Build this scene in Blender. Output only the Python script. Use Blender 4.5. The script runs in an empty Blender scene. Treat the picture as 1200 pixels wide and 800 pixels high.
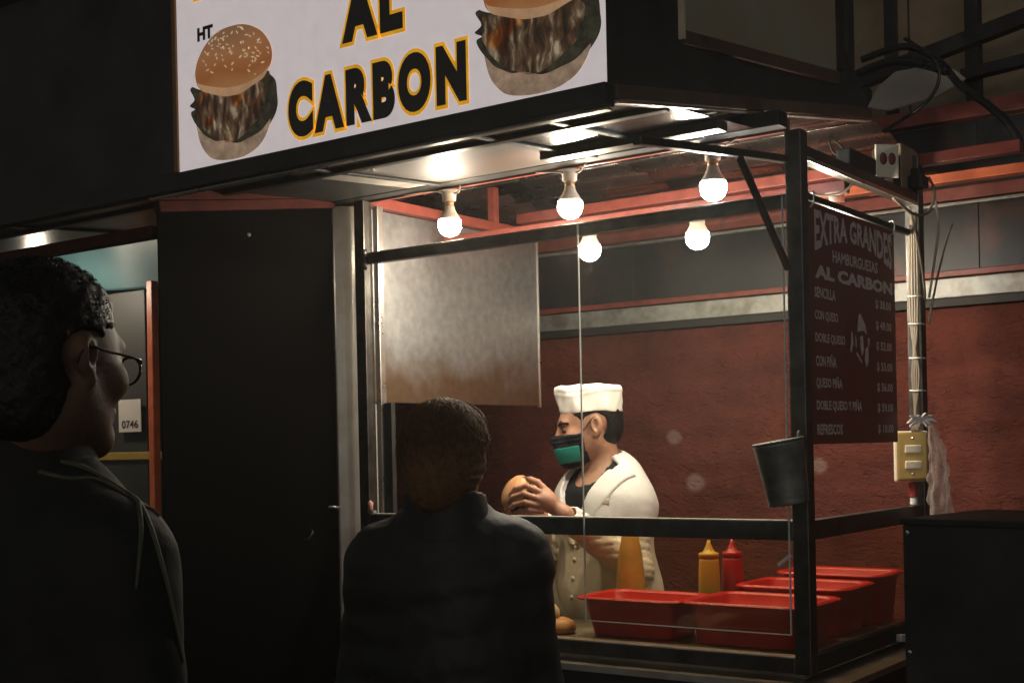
import bpy, bmesh, math, random
import numpy as np
from mathutils import Vector, Matrix

random.seed(7)
rng = np.random.default_rng(7)
scene = bpy.context.scene
COL = scene.collection

# ------------------------------------------------------------------ camera
# The stall's corner post stands at the origin; x runs along the stall front, y into it.
FPX, YAW, ROLL, PY = 1526.7, 0.6267, 0.0214, 523.9
cf = np.array([-math.sin(YAW), math.cos(YAW), 0.0])
cr0 = np.array([math.cos(YAW), math.sin(YAW), 0.0])
cz = np.array([0.0, 0.0, 1.0])
cr = cr0 * math.cos(ROLL) - cz * math.sin(ROLL)
cu = cz * math.cos(ROLL) + cr0 * math.sin(ROLL)
CAM = np.array([1.340, -3.104, 1.55])
cam_data = bpy.data.cameras.new('camera')
cam = bpy.data.objects.new('camera', cam_data)
COL.objects.link(cam)
cam_data.sensor_fit = 'HORIZONTAL'
cam_data.sensor_width = 36.0
cam_data.lens = 36.0 * FPX / 1200.0
cam_data.shift_y = (PY - 400.0) / 1200.0
cam_data.clip_start = 0.05
cam_data.clip_end = 400.0
cam.matrix_world = Matrix(((cr[0], cu[0], -cf[0], CAM[0]), (cr[1], cu[1], -cf[1], CAM[1]),
                           (cr[2], cu[2], -cf[2], CAM[2]), (0, 0, 0, 1)))
scene.camera = cam

def W(px, py, d):
    """world point that a measured picture point has at distance d"""
    return CAM + (cf + cr * (px - 600.0) / FPX - cu * (py - PY) / FPX) * d

# ------------------------------------------------------------------ world, light, exposure
SKY = 0.028
world = bpy.data.worlds.new('World'); scene.world = world; world.use_nodes = True
wn = world.node_tree; wn.nodes.clear()
wo = wn.nodes.new('ShaderNodeOutputWorld'); wb = wn.nodes.new('ShaderNodeBackground')
sky = wn.nodes.new('ShaderNodeTexSky'); sky.sky_type = 'NISHITA'; sky.sun_disc = False
sky.sun_elevation = math.radians(8); sky.sun_rotation = math.radians(150)
hs = wn.nodes.new('ShaderNodeHueSaturation'); hs.inputs['Saturation'].default_value = 0.25
wn.links.new(sky.outputs[0], hs.inputs['Color']); wn.links.new(hs.outputs[0], wb.inputs[0])
wb.inputs[1].default_value = SKY
wn.links.new(wb.outputs[0], wo.inputs[0])
sun_d = bpy.data.lights.new('fill_sun', 'SUN'); sun_d.energy = 0.012; sun_d.angle = math.radians(12)  # faint warm fill added to model the dark jackets, no moon known
sun_d.color = (1.0, 0.93, 0.82)
sun = bpy.data.objects.new('fill_sun', sun_d); COL.objects.link(sun)
sun.rotation_euler = (math.radians(50), 0, math.radians(30)); sun.location = (3, -6, 8)
vs = scene.view_settings
vs.view_transform = 'Standard'; vs.look = 'None'; vs.exposure = 0.0; vs.gamma = 1.0; vs.use_curve_mapping = False
cy = scene.cycles
cy.use_denoising = True
try:
    cy.denoiser = 'OPENIMAGEDENOISE'; cy.denoising_input_passes = 'RGB_ALBEDO_NORMAL'
except Exception:
    pass
cy.use_adaptive_sampling = True; cy.adaptive_threshold = 0.02
cy.max_bounces = 7; cy.diffuse_bounces = 3; cy.glossy_bounces = 4; cy.transparent_max_bounces = 16
cy.sample_clamp_indirect = 6.0; cy.caustics_reflective = False; cy.caustics_refractive = False

BULB_L = 300.0
BULB_COL = (1.0, 0.86, 0.67)

# ------------------------------------------------------------------ materials
MATS = {}
def mat(name, col, rough=0.5, metal=0.0, var=0.15, scale=12.0, bump=0.0, bscale=60.0, spec=0.5, col2=None,
        detail=6.0, rvar=0.1, stretch=None, emit=0.0, coat=0.0, dirt=None):
    if name in MATS:
        return MATS[name]
    m = bpy.data.materials.new(name); m.use_nodes = True
    nt = m.node_tree; N = nt.nodes; L = nt.links
    b = N['Principled BSDF']
    tc = N.new('ShaderNodeTexCoord'); mp = N.new('ShaderNodeMapping')
    L.new(tc.outputs['Object'], mp.inputs['Vector'])
    if stretch: mp.inputs['Scale'].default_value = stretch
    nz = N.new('ShaderNodeTexNoise'); nz.inputs['Scale'].default_value = scale; nz.inputs['Detail'].default_value = detail
    nz.inputs['Roughness'].default_value = 0.62
    L.new(mp.outputs[0], nz.inputs['Vector'])
    ra = N.new('ShaderNodeValToRGB')
    c = np.array(col[:3])
    d = np.array(col2[:3]) if col2 is not None else np.clip(c * (1 + var), 0, 1)
    lo = c if col2 is not None else c * (1 - var)
    ra.color_ramp.elements[0].position = 0.32; ra.color_ramp.elements[1].position = 0.68
    ra.color_ramp.elements[0].color = (*lo, 1); ra.color_ramp.elements[1].color = (*d, 1)
    L.new(nz.outputs[0], ra.inputs[0])
    out = ra.outputs[0]
    if dirt is not None:
        n2 = N.new('ShaderNodeTexNoise'); n2.inputs['Scale'].default_value = dirt[2]; n2.inputs['Detail'].default_value = 8
        L.new(mp.outputs[0], n2.inputs['Vector'])
        r2 = N.new('ShaderNodeValToRGB'); r2.color_ramp.elements[0].position = dirt[3]; r2.color_ramp.elements[1].position = dirt[3] + 0.12
        L.new(n2.outputs[0], r2.inputs[0])
        mx = N.new('ShaderNodeMixRGB'); mx.inputs[2].default_value = (*dirt[0], 1)
        mul = N.new('ShaderNodeMath'); mul.operation = 'MULTIPLY'; mul.inputs[1].default_value = dirt[1]
        L.new(r2.outputs[0], mul.inputs[0]); L.new(mul.outputs[0], mx.inputs[0]); L.new(out, mx.inputs[1])
        out = mx.outputs[0]
    L.new(out, b.inputs['Base Color'])
    b.inputs['Metallic'].default_value = metal
    b.inputs['Specular IOR Level'].default_value = spec
    mr = N.new('ShaderNodeMapRange'); mr.inputs[3].default_value = max(0.02, rough - rvar); mr.inputs[4].default_value = min(1, rough + rvar)
    L.new(nz.outputs[0], mr.inputs[0]); L.new(mr.outputs[0], b.inputs['Roughness'])
    if coat: b.inputs['Coat Weight'].default_value = coat
    if bump > 0:
        nb = N.new('ShaderNodeTexNoise'); nb.inputs['Scale'].default_value = bscale; nb.inputs['Detail'].default_value = 8
        L.new(mp.outputs[0], nb.inputs['Vector'])
        bp = N.new('ShaderNodeBump'); bp.inputs['Strength'].default_value = bump; bp.inputs['Distance'].default_value = 0.01
        L.new(nb.outputs[0], bp.inputs['Height']); L.new(bp.outputs[0], b.inputs['Normal'])
    if emit > 0:
        L.new(out, b.inputs['Emission Color']); b.inputs['Emission Strength'].default_value = emit
    MATS[name] = m
    return m

def glass_mat(name, tint=(0.95, 0.97, 0.95), dust=0.03, rough=0.02, dscale=7.0):
    m = bpy.data.materials.new(name); m.use_nodes = True
    nt = m.node_tree; N = nt.nodes; L = nt.links; N.clear()
    o = N.new('ShaderNodeOutputMaterial')
    t = N.new('ShaderNodeBsdfTransparent'); t.inputs[0].default_value = (*tint, 1)
    g = N.new('ShaderNodeBsdfGlossy'); g.inputs['Roughness'].default_value = rough
    fr = N.new('ShaderNodeFresnel'); ge = N.new('ShaderNodeNewGeometry')
    io = N.new('ShaderNodeMapRange'); io.inputs[3].default_value = 1.45; io.inputs[4].default_value = 1 / 1.45   # the sheet's far face is not a way into a solid block
    L.new(ge.outputs['Backfacing'], io.inputs[0]); L.new(io.outputs[0], fr.inputs[0])
    m1 = N.new('ShaderNodeMixShader'); L.new(fr.outputs[0], m1.inputs[0]); L.new(t.outputs[0], m1.inputs[1]); L.new(g.outputs[0], m1.inputs[2])
    df = N.new('ShaderNodeBsdfDiffuse'); df.inputs[0].default_value = (0.7, 0.66, 0.6, 1)
    tc = N.new('ShaderNodeTexCoord'); nz = N.new('ShaderNodeTexNoise'); nz.inputs['Scale'].default_value = dscale; nz.inputs['Detail'].default_value = 9
    L.new(tc.outputs['Object'], nz.inputs['Vector'])
    mr = N.new('ShaderNodeMapRange'); mr.inputs[1].default_value = 0.4; mr.inputs[2].default_value = 0.75
    mr.inputs[3].default_value = dust * 0.3; mr.inputs[4].default_value = dust * 2
    L.new(nz.outputs[0], mr.inputs[0])
    m2 = N.new('ShaderNodeMixShader'); L.new(mr.outputs[0], m2.inputs[0]); L.new(m1.outputs[0], m2.inputs[1]); L.new(df.outputs[0], m2.inputs[2])
    L.new(m2.outputs[0], o.inputs[0])
    return m

def emit_mat(name, col, strength):
    m = bpy.data.materials.new(name); m.use_nodes = True
    b = m.node_tree.nodes['Principled BSDF']
    b.inputs['Base Color'].default_value = (0.85, 0.85, 0.82, 1)
    b.inputs['Emission Color'].default_value = (*col, 1); b.inputs['Emission Strength'].default_value = strength
    b.inputs['Roughness'].default_value = 0.4
    return m

BLACK = mat('black_paint', (0.026, 0.026, 0.024), 0.55, var=0.3, bump=0.05, spec=0.25)
BLACKM = mat('black_matte', (0.040, 0.040, 0.037), 0.8, var=0.35, scale=4, bump=0.1, bscale=25, spec=0.12)
DARKSTEEL = mat('dark_steel', (0.10, 0.095, 0.085), 0.36, 0.85, var=0.35, scale=18, bump=0.04, stretch=(1, 1, 1))
STEEL = mat('stainless', (0.60, 0.575, 0.53), 0.30, 0.95, var=0.12, scale=10, bump=0.05, bscale=40)
PANELM = None
BRUSHED = mat('brushed_soffit', (0.24, 0.23, 0.21), 0.17, 0.95, var=0.25, scale=9, bump=0.10, bscale=50, stretch=(1, 6, 1))
GREYSHEET = mat('grey_roof_sheet', (0.30, 0.30, 0.29), 0.27, 0.95, var=0.35, scale=5, bump=0.12, bscale=14, dirt=((0.13, 0.07, 0.05), 0.5, 6, 0.55))
TANSHEET = mat('tan_soffit_sheet', (0.085, 0.064, 0.045), 0.55, 0.1, var=0.3, scale=8, bump=0.12, bscale=40, stretch=(1, 8, 1), coat=0.45)
TANSHEET.node_tree.nodes['Principled BSDF'].inputs['Coat Roughness'].default_value = 0.06
WINGB = mat('wing_black', (0.0010, 0.0010, 0.0010), 0.85, var=0.35, scale=4, bump=0.1, bscale=25, spec=0.03)
COLUMN = mat('column_steel', (0.60, 0.57, 0.51), 0.32, 0.55, var=0.15, scale=7, bump=0.06, bscale=30, dirt=((0.36, 0.24, 0.15), 0.5, 5, 0.52))
REDPAINT = mat('red_beam_paint', (0.24, 0.052, 0.036), 0.42, var=0.25, scale=20, bump=0.05, dirt=((0.12, 0.03, 0.02), 0.5, 14, 0.58))
ORANGE = mat('orange_red_paint', (0.62, 0.14, 0.05), 0.42, var=0.2, scale=16, bump=0.05)
MAROONB = mat('maroon_beam', (0.045, 0.012, 0.009), 0.8, spec=0.08, var=0.3, scale=20, bump=0.06, dirt=((0.2, 0.12, 0.1), 0.3, 30, 0.68))
BROWNF = mat('brown_fascia', (0.085, 0.045, 0.03), 0.5, var=0.3, scale=14, bump=0.06)
GALV = mat('galvanised', (0.36, 0.36, 0.335), 0.48, 0.55, var=0.25, scale=18, bump=0.08, bscale=30, dirt=((0.20, 0.18, 0.14), 0.7, 10, 0.50))
CREAM = mat('cream_plastic', (0.72, 0.66, 0.52), 0.45, var=0.06)
WHITEP = mat('white_plastic', (0.80, 0.78, 0.72), 0.4, var=0.04)
GLASS = glass_mat('pane_glass', dust=0.004)
GLASS_D = glass_mat('dirty_glass', tint=(0.93, 0.86, 0.72), dust=0.022, rough=0.05, dscale=9)
EDGE = mat('glass_edge', (0.75, 0.80, 0.76), 0.25, var=0.05)

# ------------------------------------------------------------------ mesh helpers
def link(name, me, material=None, parent=None):
    o = bpy.data.objects.new(name, me); COL.objects.link(o)
    if material is not None and me is not None and len(me.materials) == 0: me.materials.append(material)
    if parent is not None: o.parent = parent
    return o

def pyd(name, verts, faces, material=None, parent=None, smooth=False):
    me = bpy.data.meshes.new(name)
    me.from_pydata([tuple(map(float, v)) for v in verts], [], [tuple(int(i) for i in f) for f in faces])
    me.update()
    if smooth: me.polygons.foreach_set('use_smooth', [True] * len(me.polygons))
    return link(name, me, material, parent)

def tag(o, label, cat, group=None, kind=None):
    o['label'] = label; o['category'] = cat
    if group: o['group'] = group
    if kind: o['kind'] = kind
    return o

def thing(name, label, cat, loc=(0, 0, 0), group=None):
    o = bpy.data.objects.new(name, None); COL.objects.link(o); o.location = loc
    o.empty_display_size = 0.1
    return tag(o, label, cat, group)

def child(o, root):
    """o keeps its world place under an unrotated root"""
    o.parent = root
    o.matrix_parent_inverse = Matrix.Translation(-Vector(root.location))
    return o

def box(name, lo, hi, material, parent=None, bevel=0.003, seg=2, rot=None):
    lo = np.array(lo, float); hi = np.array(hi, float)
    c = (lo + hi) / 2; s = hi - lo
    bm = bmesh.new(); bmesh.ops.create_cube(bm, size=1.0)
    for v in bm.verts: v.co = Vector((v.co.x * s[0], v.co.y * s[1], v.co.z * s[2]))
    bv = min(bevel, 0.45 * float(min(s)))
    if bv > 0: bmesh.ops.bevel(bm, geom=bm.edges[:], offset=bv, segments=seg, affect='EDGES', profile=0.6)
    if rot is not None: bmesh.ops.rotate(bm, verts=bm.verts, cent=(0, 0, 0), matrix=rot)
    bmesh.ops.translate(bm, verts=bm.verts, vec=Vector(c))
    me = bpy.data.meshes.new(name); bm.to_mesh(me); bm.free()
    o = link(name, me, material)
    if parent is not None: child(o, parent)
    return o

def bar(name, a, b, w, h, material, parent=None, bevel=0.003, up=(0, 0, 1)):
    """square tube from a to b, w across, h along up"""
    a = Vector(a); b = Vector(b); d = (b - a); L = d.length; d.normalize()
    up = Vector(up); s = d.cross(up)
    if s.length < 1e-4: s = d.cross(Vector((1, 0, 0)))
    s.normalize(); u = s.cross(d)
    bm = bmesh.new(); bmesh.ops.create_cube(bm, size=1.0)
    for v in bm.verts: v.co = Vector((v.co.x * w, v.co.y * L, v.co.z * h))
    bv = min(bevel, 0.4 * min(w, h))
    if bv > 0: bmesh.ops.bevel(bm, geom=bm.edges[:], offset=bv, segments=2, affect='EDGES', profile=0.6)
    M4 = Matrix(((s.x, d.x, u.x, 0), (s.y, d.y, u.y, 0), (s.z, d.z, u.z, 0), (0, 0, 0, 1)))
    M4.translation = (a + b) / 2
    bmesh.ops.transform(bm, matrix=M4, verts=bm.verts)
    me = bpy.data.meshes.new(name); bm.to_mesh(me); bm.free()
    o = link(name, me, material)
    if parent is not None: child(o, parent)
    return o

def lathe_data(prof, n=24, cap=True):
    V = []; Fc = []
    for r, z in prof:
        for k in range(n):
            a = 2 * math.pi * k / n; V.append((r * math.cos(a), r * math.sin(a), z))
    m = len(prof)
    for i in range(m - 1):
        for k in range(n):
            k2 = (k + 1) % n
            Fc.append((i * n + k, i * n + k2, (i + 1) * n + k2, (i + 1) * n + k))
    if cap:
        Fc.append(tuple(range(n))[::-1]); Fc.append(tuple((m - 1) * n + k for k in range(n)))
    return V, Fc

def lathe(name, prof, material, parent=None, n=24, cap=True, mtx=None, smooth=True):
    V, Fc = lathe_data(prof, n, cap)
    if mtx is not None: V = [tuple(mtx @ Vector(v)) for v in V]
    o = pyd(name, V, Fc, material, None, smooth)
    if parent is not None: child(o, parent)
    return o

def tube_data(pts, r, n=8, closed=False):
    P = [Vector(p) for p in pts]; V = []; Fc = []
    m = len(P); rr = r if hasattr(r, '__len__') else [r] * m
    prev = None
    for i, p in enumerate(P):
        t = (P[min(i + 1, m - 1)] - P[max(i - 1, 0)]).normalized()
        if prev is None:
            s = t.orthogonal().normalized()
        else:
            s = (prev - t * prev.dot(t)); s = s.normalized() if s.length > 1e-6 else t.orthogonal().normalized()
        prev = s; b = t.cross(s)
        for k in range(n):
            a = 2 * math.pi * k / n
            V.append(tuple(p + (s * math.cos(a) + b * math.sin(a)) * rr[i]))
    for i in range(m - 1):
        for k in range(n):
            k2 = (k + 1) % n
            Fc.append((i * n + k, i * n + k2, (i + 1) * n + k2, (i + 1) * n + k))
    Fc.append(tuple(range(n))[::-1]); Fc.append(tuple((m - 1) * n + k for k in range(n)))
    return V, Fc

def spline(pts, k=8):
    P = [np.array(p, float) for p in pts]; out = []
    for i in range(len(P) - 1):
        p0 = P[max(i - 1, 0)]; p1 = P[i]; p2 = P[i + 1]; p3 = P[min(i + 2, len(P) - 1)]
        for j in range(k):
            t = j / k
            out.append(0.5 * ((2 * p1) + (-p0 + p2) * t + (2 * p0 - 5 * p1 + 4 * p2 - p3) * t * t + (-p0 + 3 * p1 - 3 * p2 + p3) * t ** 3))
    out.append(P[-1]); return out

def tube(name, pts, r, material, parent=None, n=8, k=8):
    V, Fc = tube_data(spline(pts, k) if k else pts, r, n)
    o = pyd(name, V, Fc, material, None, True)
    if parent is not None: child(o, parent)
    return o

def join(parts):
    V = []; Fc = []
    for v, f in parts:
        o = len(V); V += list(v); Fc += [tuple(i + o for i in q) for q in f]
    return V, Fc

def text_mesh(body, bold=0.0, outline=None, res=6, space=1.0):
    """vertices (2-D) and faces of built-in lettering, plain and outlined, sharing one frame"""
    outs = []
    for off in ([bold] if outline is None else [bold, outline]):
        cu_ = bpy.data.curves.new('t', 'FONT'); cu_.body = body; cu_.size = 1.0; cu_.offset = off; cu_.resolution_u = res; cu_.space_character = space
        ob = bpy.data.objects.new('t', cu_); COL.objects.link(ob)
        dg = bpy.context.evaluated_depsgraph_get(); me = bpy.data.meshes.new_from_object(ob.evaluated_get(dg))
        v = np.array([tuple(x.co)[:2] for x in me.vertices]); f = [tuple(p.vertices) for p in me.polygons]
        outs.append((v, f)); bpy.data.objects.remove(ob); bpy.data.meshes.remove(me); bpy.data.curves.remove(cu_)
    return outs

# ------------------------------------------------------------------ implicit surfaces for people
def smin(a, b, k):
    h = np.maximum(k - np.abs(a - b), 0.0) / k
    return np.minimum(a, b) - h * h * k * 0.25
def smax(a, b, k): return -smin(-a, -b, k)
def rcone(P, a, b, ra, rb):
    a = np.asarray(a, np.float32); b = np.asarray(b, np.float32); ba = b - a; l2 = float(ba @ ba) + 1e-12
    t = np.clip(((P - a) @ ba) / l2, 0, 1)
    return np.linalg.norm(P - a - t[..., None] * ba, axis=-1) - (ra + (rb - ra) * t)
def ell(P, c, r, R=None):
    q = P - np.asarray(c, np.float32)
    if R is not None: q = q @ np.asarray(R, np.float32)
    r = np.asarray(r, np.float32)
    k0 = np.linalg.norm(q / r, axis=-1); k1 = np.linalg.norm(q / (r * r), axis=-1)
    return k0 * (k0 - 1.0) / np.maximum(k1, 1e-6)
def boxd(P, c, h):
    q = np.abs(P - np.asarray(c, np.float32)) - np.asarray(h, np.float32)
    return np.linalg.norm(np.maximum(q, 0), axis=-1) + np.minimum(q.max(axis=-1), 0)

def nets(fn, lo, hi, h):
    """naive surface nets of fn over a grid"""
    lo = np.asarray(lo, np.float32); hi = np.asarray(hi, np.float32)
    n = np.ceil((hi - lo) / h).astype(int) + 1
    ax = [lo[i] + h * np.arange(n[i], dtype=np.float32) for i in range(3)]
    D = np.empty(n, np.float32)
    step = max(1, int(400000 // (n[1] * n[2])))
    for i in range(0, n[0], step):
        g = np.stack(np.meshgrid(ax[0][i:i + step], ax[1], ax[2], indexing='ij'), -1)
        D[i:i + step] = fn(g)
    S = D < 0
    c = [D[:-1, :-1, :-1], D[1:, :-1, :-1], D[:-1, 1:, :-1], D[1:, 1:, :-1], D[:-1, :-1, 1:], D[1:, :-1, 1:], D[:-1, 1:, 1:], D[1:, 1:, 1:]]
    s = sum((x < 0).astype(np.int8) for x in c)
    act = (s > 0) & (s < 8)
    idx = -np.ones(act.shape, np.int64); ii = np.argwhere(act); idx[act] = np.arange(len(ii))
    off = np.array([[k & 1, (k >> 1) & 1, (k >> 2) & 1] for k in range(8)], np.float32)
    vals = np.stack([x[act] for x in c], -1)
    acc = np.zeros((len(ii), 3), np.float32); cnt = np.zeros(len(ii), np.float32)
    for a_, b_ in ((0, 1), (2, 3), (4, 5), (6, 7), (0, 2), (1, 3), (4, 6), (5, 7), (0, 4), (1, 5), (2, 6), (3, 7)):
        va = vals[:, a_]; vb = vals[:, b_]; mk = (va < 0) != (vb < 0)
        t = np.where(mk, va / np.where(mk, va - vb, 1), 0)
        acc += np.where(mk[:, None], off[a_] + (off[b_] - off[a_]) * t[:, None], 0); cnt += mk
    V = lo + h * (ii + acc / cnt[:, None])
    F = []
    for d in range(3):
        e1, e2 = [(1, 2), (2, 0), (0, 1)][d]
        sl0 = [slice(None)] * 3; sl1 = [slice(None)] * 3
        sl0[d] = slice(0, -1); sl1[d] = slice(1, None)
        A = S[tuple(sl0)]; B = S[tuple(sl1)]
        for flip, mk in ((False, A & ~B), (True, ~A & B)):
            q = np.argwhere(mk)
            q = q[(q[:, e1] > 0) & (q[:, e2] > 0) & (q[:, e1] < n[e1] - 1) & (q[:, e2] < n[e2] - 1)]
            if not len(q): continue
            o1 = np.zeros(3, int); o1[e1] = 1; o2 = np.zeros(3, int); o2[e2] = 1
            qs = [q - o1 - o2, q - o2, q, q - o1]
            f = np.stack([idx[x[:, 0], x[:, 1], x[:, 2]] for x in qs], -1)
            F.append(f[:, ::-1] if flip else f)
    F = np.concatenate(F) if F else np.zeros((0, 4), int)
    F = F[(F >= 0).all(1)]
    return V, F

def sdf_obj(name, fn, lo, hi, h, material, parent=None, tf=None, relax=1):
    V, F = nets(fn, lo, hi, h)
    for _ in range(relax):          # light smoothing
        acc = np.zeros_like(V); cnt = np.zeros(len(V))
        for i in range(4):
            j = (i + 1) % 4
            np.add.at(acc, F[:, i], V[F[:, j]]); np.add.at(cnt, F[:, i], 1)
            np.add.at(acc, F[:, j], V[F[:, i]]); np.add.at(cnt, F[:, j], 1)
        V = np.where(cnt[:, None] > 0, 0.5 * V + 0.5 * acc / np.maximum(cnt, 1)[:, None], V)
    if tf is not None: V = tf(V)
    me = bpy.data.meshes.new(name)
    me.vertices.add(len(V)); me.vertices.foreach_set('co', np.asarray(V, np.float32).ravel())
    me.loops.add(F.size); me.loops.foreach_set('vertex_index', F.astype(np.int32).ravel())
    me.polygons.add(len(F)); me.polygons.foreach_set('loop_start', np.arange(0, F.size, 4, dtype=np.int32))
    me.update(calc_edges=True); me.validate()
    me.polygons.foreach_set('use_smooth', np.ones(len(me.polygons), bool))
    o = link(name, me, material)
    if parent is not None: child(o, parent)
    return o

def wob(P, f, ph=0.0):
    return (np.sin(P[..., 0] * f + 1.3 * np.sin(P[..., 1] * f * 0.7 + ph)) + np.sin(P[..., 1] * f * 1.1 + 1.7 * np.sin(P[..., 2] * f * 0.8 + 2 + ph))
            + np.sin(P[..., 2] * f * 0.9 + 1.5 * np.sin(P[..., 0] * f * 1.2 + 4 + ph))) / 3.0

# ================================================================== SETTING
ASPH = mat('asphalt', (0.045, 0.045, 0.044), 0.85, var=0.35, scale=30, bump=0.4, bscale=120)
g = pyd('ground', [(-80, -80, 0), (80, -80, 0), (80, 80, 0), (-80, 80, 0)], [(0, 1, 2, 3)], ASPH)
g['kind'] = 'structure'

# ---- back wall: rust-red rough stucco
def stucco():
    m = bpy.data.materials.new('red_stucco'); m.use_nodes = True
    N = m.node_tree.nodes; L = m.node_tree.links; b = N['Principled BSDF']
    tc = N.new('ShaderNodeTexCoord')
    n1 = N.new('ShaderNodeTexNoise'); n1.inputs['Scale'].default_value = 5; n1.inputs['Detail'].default_value = 8
    n2 = N.new('ShaderNodeTexNoise'); n2.inputs['Scale'].default_value = 42; n2.inputs['Detail'].default_value = 6; n2.inputs['Distortion'].default_value = 0.6
    n3 = N.new('ShaderNodeTexVoronoi'); n3.inputs['Scale'].default_value = 24
    mp = N.new('ShaderNodeMapping'); mp.inputs['Scale'].default_value = (1, 1, 1.7)
    L.new(tc.outputs['Object'], mp.inputs[0])
    for n in (n1, n2): L.new(mp.outputs[0], n.inputs['Vector'])
    wv = N.new('ShaderNodeMixRGB'); wv.inputs[0].default_value = 0.12
    L.new(mp.outputs[0], wv.inputs[1]); L.new(n2.outputs['Color'], wv.inputs[2]); L.new(wv.outputs[0], n3.inputs['Vector'])
    ra = N.new('ShaderNodeValToRGB'); ra.color_ramp.elements[0].color = (0.098, 0.027, 0.019, 1); ra.color_ramp.elements[1].color = (0.168, 0.046, 0.031, 1)
    ra.color_ramp.elements[0].position = 0.3; ra.color_ramp.elements[1].position = 0.72
    L.new(n1.outputs[0], ra.inputs[0])
    # pale plaster patches with shapes of their own
    out = ra.outputs[0]
    sp = N.new('ShaderNodeSeparateXYZ'); L.new(tc.outputs['Object'], sp.inputs[0])
    for x, z, rx, rz in ((-1.219, 1.577, 0.040, 0.034), (-1.127, 1.394, 0.050, 0.040), (-0.603, 1.457, 0.035, 0.035)):
        vm = N.new('ShaderNodeVectorMath'); vm.operation = 'SUBTRACT'; vm.inputs[1].default_value = (x, 0, z)
        cb = N.new('ShaderNodeCombineXYZ'); L.new(sp.outputs[0], cb.inputs[0]); L.new(sp.outputs[2], cb.inputs[2])
        L.new(cb.outputs[0], vm.inputs[0])
        v2 = N.new('ShaderNodeVectorMath'); v2.operation = 'DIVIDE'; v2.inputs[1].default_value = (rx, 1, rz); L.new(vm.outputs[0], v2.inputs[0])
        ln = N.new('ShaderNodeVectorMath'); ln.operation = 'LENGTH'; L.new(v2.outputs[0], ln.inputs[0])
        ad = N.new('ShaderNodeMath'); ad.operation = 'ADD'; L.new(ln.outputs[1], ad.inputs[0])
        sc_ = N.new('ShaderNodeMath'); sc_.operation = 'MULTIPLY'; sc_.inputs[1].default_value = 0.5; L.new(n2.outputs[0], sc_.inputs[0]); L.new(sc_.outputs[0], ad.inputs[1])
        mr = N.new('ShaderNodeMapRange'); mr.inputs[1].default_value = 0.85; mr.inputs[2].default_value = 1.3; mr.inputs[3].default_value = 0.6; mr.inputs[4].default_value = 0.0
        L.new(ad.outputs[0], mr.inputs[0])
        mx = N.new('ShaderNodeMixRGB'); mx.inputs[2].default_value = (0.30, 0.22, 0.19, 1); L.new(mr.outputs[0], mx.inputs[0]); L.new(out, mx.inputs[1]); out = mx.outputs[0]
    L.new(out, b.inputs['Base Color']); b.inputs['Roughness'].default_value = 0.8; b.inputs['Specular IOR Level'].default_value = 0.25
    b1 = N.new('ShaderNodeBump'); b1.inputs['Strength'].default_value = 0.7; b1.inputs['Distance'].default_value = 0.012; L.new(n2.outputs[0], b1.inputs['Height'])
    b2 = N.new('ShaderNodeBump'); b2.inputs['Strength'].default_value = 0.5; b2.inputs['Distance'].default_value = 0.012; L.new(n3.outputs[0], b2.inputs['Height']); L.new(b1.outputs[0], b2.inputs['Normal'])
    L.new(b2.outputs[0], b.inputs['Normal'])
    return m
WALL = stucco()
WY = 1.55
def wall_mesh():
    xs = np.linspace(-3.6, 1.6, 261); zs = np.linspace(0, 2.04, 103)
    X, Z = np.meshgrid(xs, zs, indexing='ij'); P = np.stack([X, X * 0, Z], -1)
    Y = WY - 0.005 * wob(P, 23) - 0.005 * wob(P, 57, 1) - 0.004 * wob(P, 131, 2)
    V = np.stack([X, Y, Z], -1).reshape(-1, 3); nz = len(zs); F = []
    i = np.arange(len(xs) - 1)[:, None] * nz + np.arange(nz - 1)[None]
    F = np.stack([i, i + nz, i + nz + 1, i + 1], -1).reshape(-1, 4)
    n0 = len(V); b = [(-3.6, WY + 0.16, 0), (1.6, WY + 0.16, 0), (1.6, WY + 0.16, 2.04), (-3.6, WY + 0.16, 2.04)]
    V = [tuple(v) for v in V] + b; F = [tuple(f) for f in F] + [(n0 + 1, n0, n0 + 3, n0 + 2)]
    e = len(xs) - 1
    F += [(n0, 0, nz - 1, n0 + 3), (e * nz, n0 + 1, n0 + 2, e * nz + nz - 1), (nz - 1, e * nz + nz - 1, n0 + 2, n0 + 3)]
    return V, F
V, F = wall_mesh()
bw = pyd('stucco_wall', V, F, WALL, None, True)
tag(bw, 'rough rust red stucco wall behind the burger stall', 'wall')
sb = box('steel_beam', (-3.6, WY - 0.045, 2.041), (1.6, WY + 0.10, 2.110), GALV, None, 0.004)
fl = box('shadow_strip', (-3.6, WY - 0.035, 2.012), (1.6, WY + 0.09, 2.0405), mat('painted_shadow', (0.02, 0.018, 0.016), 0.6), None, 0.002); fl.parent = sb  # black strip painted in for the shade beneath the beam
tag(sb, 'galvanised steel beam running along the top of the red stucco wall', 'beam')

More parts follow.
